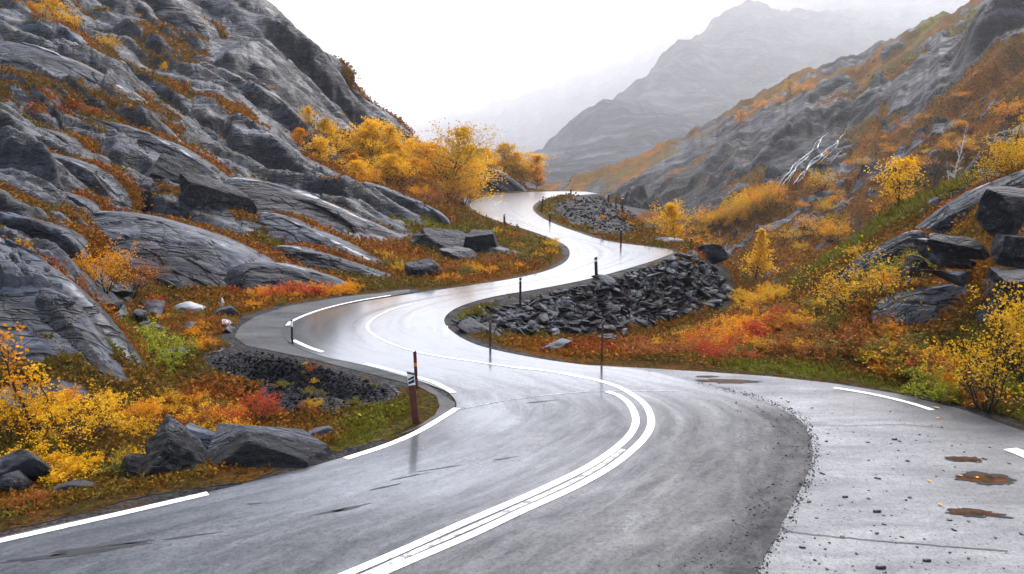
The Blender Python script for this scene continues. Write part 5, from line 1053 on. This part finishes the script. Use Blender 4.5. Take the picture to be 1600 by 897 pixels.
# waterfall on the far slope
MFALL = plain('white_water', (.72, .74, .76), .3, .15, 3)
def fall(pts, w0, w1, seed):
    P = catmull([(u, v) for u, v in pts], 14); V = []; n = len(P)
    Q = [B.hit(u+1.6*float(perlin(np.array([i*.22]), np.array([seed*3.7]))[0]), v) for i, (u, v) in enumerate(P)]
    Y = np.array([q.y for q in Q])
    for _ in range(3): Y[1:-1] = np.minimum(Y[1:-1], (Y[:-2]+Y[2:])/2+1.)
    for i, (u, v) in enumerate(P):
        q = at(u+1.6*float(perlin(np.array([i*.22]), np.array([seed*3.7]))[0]), v, Y[i]-.7); t_ = i/(n-1)
        w_ = (w0+(w1-w0)*t_)*(.45+.9*float(_h(np.array([i//2]), np.array([seed]), 7)[0]))*min(1, 4*(1-t_)+.3, 5*t_+.4)*q.y/1244/2*.5
        for a, lift in ((-1.0, -.5), (-.5, .3), (.5, .3), (1.0, -.5)): V.append((q.x+w_*a, q.y-lift*.5, q.z+lift*.5))
    F_ = [[4*i+k, 4*i+k+1, 4*i+k+5, 4*i+k+4] for i in range(n-1) for k in range(3)]
    return np.array(V), np.array(F_)
VV, FF, b_ = [], [], 0
for i, (pts, a, c) in enumerate([([(1295, 207), (1284, 216), (1277, 231), (1266, 238), (1254, 247), (1240, 258), (1234, 268), (1224, 278), (1212, 298)], 3.6, 2.2), ([(1322, 206), (1312, 216), (1304, 226), (1288, 236), (1280, 248), (1268, 255), (1260, 266), (1252, 272), (1240, 287)], 2.0, 3.6), ([(1292, 236), (1276, 245), (1268, 251), (1258, 268)], 1.2, 2.5), ([(1316, 234), (1308, 242), (1298, 254)], 1.6, 1.4), ([(1262, 244), (1250, 256), (1243, 264), (1232, 284)], 1.0, 2.), ([(1284, 217), (1274, 224), (1268, 239)], 1.2, 1.), ([(1300, 230), (1286, 243), (1275, 252), (1263, 262), (1254, 277), (1246, 284)], 1.2, 2.4), ([(1268, 238), (1258, 250), (1248, 256), (1238, 270), (1229, 280), (1220, 292)], 1.5, 2.), ([(1312, 218), (1306, 230), (1296, 240), (1282, 252)], 1.4, 1.2)]):
    V, F_ = fall(pts, a, c, i+1); VV.append(V); FF.append(F_+b_); b_ += len(V)
tag(link('waterfall', mesh_np('waterfall', np.vstack(VV), np.vstack(FF), MFALL, True)), 'thin white waterfall braiding down the dark rocks of the hillside', None, None, 'structure')
# ------------------------------------------------------------------ marker posts
MPBLK = plain('black_post', (.014, .013, .013), .5, .3, 8); MPRED = plain('red_brown_post', (.085, .016, .010), .55, .35, 6, bump=.004); MPRUST = plain('rusty_post', (.07, .025, .014), .6, .3, 8)
MREF = plain('white_reflector', (.80, .80, .78), .35, .08); MORG = plain('orange_reflector', (.75, .22, .02), .35, .1); MDRK = plain('black_band', (.012, .012, .012), .4, .2)
def prism(w, d, z0, z1, slope=0., bev=.2, wt=1.):
    b = min(w, d)*bev; O = [(-w/2+b, -d/2), (w/2-b, -d/2), (w/2, -d/2+b), (w/2, d/2-b), (w/2-b, d/2), (-w/2+b, d/2), (-w/2, d/2-b), (-w/2, -d/2+b)]
    V = [(x, y, z0) for x, y in O]+[(x*wt, y*wt, z1+slope*x) for x, y in O]
    Fc = [[i, (i+1) % 8, 8+(i+1) % 8, 8+i] for i in range(8)]+[list(range(8, 16)), list(range(7, -1, -1))]
    return V, Fc
def post(label, u, v, top, w=.07, d=.05, body=MPBLK, ref=MREF, lean=(0, 0), rot=0., D=None, band=(.80, .88), slope=.4, kind='marker post', chev=False):
    p = gp(u, v) if D is None else on(u, D)
    D = p.y; ztop = CAMH+D*float(ray(u, top)[1]); h = ztop-p.z
    e = empty('marker_post', p); e.rotation_euler = (lean[0], lean[1], rot)
    a, b = h*band[0], h*band[1]
    V, Fc = prism(w, d, -.25, a); link('shaft', mesh_np('shaft', V, Fc, body), e)
    V, Fc = prism(w*1.03, d*1.03, a, b)
    if chev:
        V, Fc = prism(w*1.02, d*1.02, a, h*1.0, slope*1.0); hd = link('warning_head', mesh_np('warning_head', V, Fc, MREF), e)
        y = -d*.51-.004
        for z0, z1 in ((a+.02*h, a+.07*h), (a+.10*h, a+.135*h)):
            link('chevron', mesh_np('chevron', [(-w*.46, y, z0), (w*.46, y, z0+.035), (w*.46, y, z1+.05), (-w*.46, y, z1), (-w*.46, y+.003, z0), (w*.46, y+.003, z0+.035), (w*.46, y+.003, z1+.05), (-w*.46, y+.003, z1)], [[0, 1, 2, 3], [7, 6, 5, 4], [0, 4, 5, 1], [1, 5, 6, 2], [2, 6, 7, 3], [3, 7, 4, 0]], MDRK), hd)
        V, Fc = prism(w*1.04, d*1.04, h*1.0-.0, h*1.035, slope); V = [(x, yy, z+(slope*x if k < 8 else 0)) for k, (x, yy, z) in enumerate(V)]; link('cap', mesh_np('cap', V, Fc, MDRK), e)
    else:
        link('reflector', mesh_np('reflector', V, Fc, ref), e)
        V, Fc = prism(w, d, b, h, slope); link('cap', mesh_np('cap', V, Fc, body), e)
    return tag(e, label, kind, 'marker posts along the road')
post('broad red brown marker board with a black and white head at the near bend', 650, 661, 584, .135, .05, MPRED, MREF, (0, -.085), .1, band=(.78, .9), slope=-.35, chev=True)
post('thin red brown post standing just behind the broad marker board', 651, 607, 549, .07, .06, MPRED, MORG, (0, -.03), band=(.60, .70))
post('black and white post on the outside of the big left bend', 457, 536, 500, .055, .05, MPBLK, MREF, band=(.72, .95))
post('slim black post on the left edge of the rubble bank', 813, 470, 434, .085, .06, band=(.85, .9))
post('thick black post with a white band above the middle of the rubble bank', 932, 436, 402, .13, .09, lean=(0, -.05), band=(.80, .9))
post('short black post on the left edge of the road below the grove', 788, 355, 335, .15, .1, band=(.86, .92))
post('tall thin rusty post on the grass inside the near bend', 940, 566, 504, .05, .045, MPRUST, MPRUST, lean=(0, .01))
post('thin rusty post in the heath at the left tip of the rubble bank', 766, 540, 503, .06, .05, MPRUST, MPRUST)
post('leaning black post on the inside of the highest bend', 846, 330, 307, .15, .1, lean=(0, .12), band=(.86, .92))
post('short black post at the lower left of the gravel mound', 859, 347, 331, .14, .1, band=(.86, .92))
post('black post on the skyline edge of the highest bend', 892, 308, 293, .20, .12, band=(.86, .92))
post('small dark post behind the crest of the gravel mound', 949, 314, 300, .17, .1, D=90, band=(.86, .92))
post('reddish dark post on the right shoulder of the gravel mound', 971, 326, 307, .16, .1, MPRUST, D=84, band=(.86, .92))
post('dark post at the road edge right of the gravel mound', 970, 380, 356, .11, .08, band=(.86, .92))
post('dark red post at the tip of the lower bend beside the square edged boulder', 1079, 394, 369, .09, .07, MPRUST, lean=(0, .03), band=(.86, .92))
# ------------------------------------------------------------------ heath and grass: ground cover nobody could count
def cover(name, label, n, seed, accept, leafn, size, kind, DMAX=100, extra=False, far=False):
    r = np.random.default_rng(seed)
    u = r.uniform(-.72, .72, n*3); w_ = np.log(9.2)+(np.log(DMAX)-np.log(9.2))*r.random(n*3)
    if far: u = r.uniform(.05, .78, n*3); w_ = np.log(58)+(np.log(330)-np.log(58))*r.random(n*3)
    y = np.exp(w_); x = u*y
    vg = field(veg, x, y); hu = field(hue, x, y); sd = field(SD, x, y)
    if far: vg = bil(vegB, B.ug, B.wg, x/y, np.log(y)); hu = bil(hueB, B.ug, B.wg, x/y, np.log(y)); sd = vg*0+9
    keep = accept(vg, hu, sd, x, y, r); x, y, hu = x[keep][:n], y[keep][:n], hu[keep][:n]
    z = B.z(x, y) if far else hA(x, y)
    if extra:
        for V_, g_, h_ in SLABVEG:
            i = np.nonzero(g_ > .55)[0]; i = r.choice(i, min(len(i), 700), replace=False) if len(i) else i
            q = V_[i]+r.normal(size=(len(i), 3))*np.array([.12, .12, .02]); x = np.append(x, q[:, 0]); y = np.append(y, q[:, 1]); z = np.append(z, q[:, 2]); hu = np.append(hu, h_[i])
    m = len(x)
    sc_ = size*(y/15)**.75*(.6+.8*r.random(m))
    C = np.stack([x, y, z], -1)
    k = leafn
    if kind == 'leaf':
        d = r.normal(size=(m, k, 3)); d[..., 2] = np.abs(d[..., 2])*.7; d /= np.linalg.norm(d, axis=2)[..., None]
        P = C[:, None]+d*sc_[:, None, None]*(.35+.65*r.random((m, k, 1)))*np.array([1.2, 1.2, .8])
        V, Fc = leaves_np(P.reshape(-1, 3), 1., r); V = V.reshape(-1, 4, 3); base = V[:, :1]; V = base+(V-base)*np.repeat(sc_*.55, k)[:, None, None]
    else:
        a = r.random((m, k))*6.28; rad = sc_[:, None]*.5*r.random((m, k)); B0 = C[:, None]+np.stack([np.cos(a)*rad, np.sin(a)*rad, 0*a-.01], -1)
        lean = np.stack([np.cos(a+r.normal(size=a.shape)*.6)*.55, np.sin(a)*.55-.1, np.ones_like(a)], -1)*sc_[:, None, None]*(.7+.7*r.random((m, k, 1)))
        wd = sc_[:, None]*.06; px_ = np.stack([wd+0*a, 0*a, 0*a], -1)
        V = np.stack([B0-px_, B0+px_, B0+lean*.6+px_*.6, B0+lean*np.array([1.35, 1.35, 1.])], 2).reshape(-1, 4, 3); Fc = np.arange(V.shape[0]*4).reshape(-1, 4)
    V = V.reshape(-1, 3)
    hh = np.clip(np.repeat(hu+r.normal(size=m)*.10, k)+r.normal(size=m*k)*.06, 0, 1); bri = np.clip(.5+.28*r.normal(size=m*k), 0, 1)
    me = mesh_np(name, V, Fc, MCOVER); set_col(me, np.repeat(np.stack([hh, bri, 0*hh, 0*hh], -1), 4, 0))
    return tag(link(name, me), label, None, None, 'stuff')
m, t, b, out = newmat('ground_cover')
at_ = t.new('ShaderNodeAttribute', attribute_name='mask'); sep = t.new('ShaderNodeSeparateColor', {'Color': at_.outputs['Color']})
c1 = t.ramp(sep.outputs[0], [(.0, (.26, .27, .02)), (.18, (.15, .125, .014)), (.36, (.17, .095, .014)), (.5, (.25, .11, .012)), (.64, (.40, .16, .010)), (.78, (.28, .07, .012)), (1., (.45, .05, .015))])
c0 = t.ramp(sep.outputs[0], [(.0, (.08, .09, .01)), (.3, (.06, .035, .008)), (.6, (.10, .035, .006)), (1., (.12, .015, .008))])
c = t.mix(sep.outputs[1], c0, c1); c = t.new('ShaderNodeVectorMath', {0: c, 1: (1.12, 1.14, 1.)}, operation='MULTIPLY').outputs[0]; t.l.new(c, b.inputs['Base Color']); b.inputs['Roughness'].default_value = .8; b.inputs['Specular IOR Level'].default_value = .15
tr = t.new('ShaderNodeBsdfTranslucent', {'Color': c}); mx = t.new('ShaderNodeMixShader', {0: .25, 1: b.outputs[0], 2: tr.outputs[0]}); t.l.new(mx.outputs[0], out.inputs[0])
MCOVER = m
cover('heath', 'low rusty and golden heath covering the ground between the rocks', 62000, 71, lambda vg, hu, sd, x, y, r: (vg > .45+.3*r.random(len(vg))) & (sd > .75) & (hu > .14), 7, .11, 'leaf', 110, True)
cover('grass', 'short green and straw grass along the road verges', 16000, 72, lambda vg, hu, sd, x, y, r: (vg > .4) & (sd > .45) & ((hu < .22) | (r.random(len(vg)) < .12)), 6, .10, 'blade', 60)

cover('hillside_heath', 'rusty heath and scrub covering the hillside across the valley', 52000, 73, lambda vg, hu, sd, x, y, r: vg > .42+.25*r.random(len(vg)), 6, .10, 'leaf', far=True)
# ------------------------------------------------------------------ sky, sun, air
SUN_EL, SUN_AZ = math.radians(57), math.radians(24)       # azimuth from straight ahead, to the right
w = bpy.data.worlds.new('World'); sc.world = w; w.use_nodes = True
nt = w.node_tree; nt.nodes.clear()
sky = nt.nodes.new('ShaderNodeTexSky'); sky.sky_type = 'NISHITA'; sky.sun_disc = False; sky.sun_elevation = SUN_EL; sky.sun_rotation = SUN_AZ
sky.dust_density = 4; sky.air_density = 1.0; sky.ozone_density = 1
hs = nt.nodes.new('ShaderNodeHueSaturation'); hs.inputs['Saturation'].default_value = 1.0; hs.inputs['Value'].default_value = 1.0
bg = nt.nodes.new('ShaderNodeBackground'); bg.inputs['Strength'].default_value = .15
wo = nt.nodes.new('ShaderNodeOutputWorld')
nt.links.new(sky.outputs[0], hs.inputs['Color']); nt.links.new(hs.outputs[0], bg.inputs[0]); nt.links.new(bg.outputs[0], wo.inputs[0])
sd_ = bpy.data.lights.new('sun', 'SUN'); sd_.energy = 1.5; sd_.angle = math.radians(14); sd_.color = (1, .985, .97)
so = bpy.data.objects.new('sun', sd_); COL.objects.link(so)
d = Vector((math.sin(SUN_AZ)*math.cos(SUN_EL), math.cos(SUN_AZ)*math.cos(SUN_EL), math.sin(SUN_EL)))
so.rotation_euler = d.to_track_quat('Z', 'Y').to_euler(); so.location = (0, 0, 50)
sc.view_settings.view_transform = 'Standard'; sc.view_settings.look = 'None'; sc.view_settings.gamma = 1; sc.view_settings.exposure = EXPOSURE
sc.cycles.max_bounces = 6; sc.cycles.diffuse_bounces = 3; sc.cycles.glossy_bounces = 2; sc.cycles.transmission_bounces = 2; sc.cycles.volume_bounces = 2; sc.cycles.transparent_max_bounces = 4
try: sc.cycles.use_denoising = DENOISE
except Exception: pass
try: sc.cycles.denoising_input_passes = 'RGB_ALBEDO_NORMAL'; sc.cycles.denoising_prefilter = 'ACCURATE'
except Exception: pass
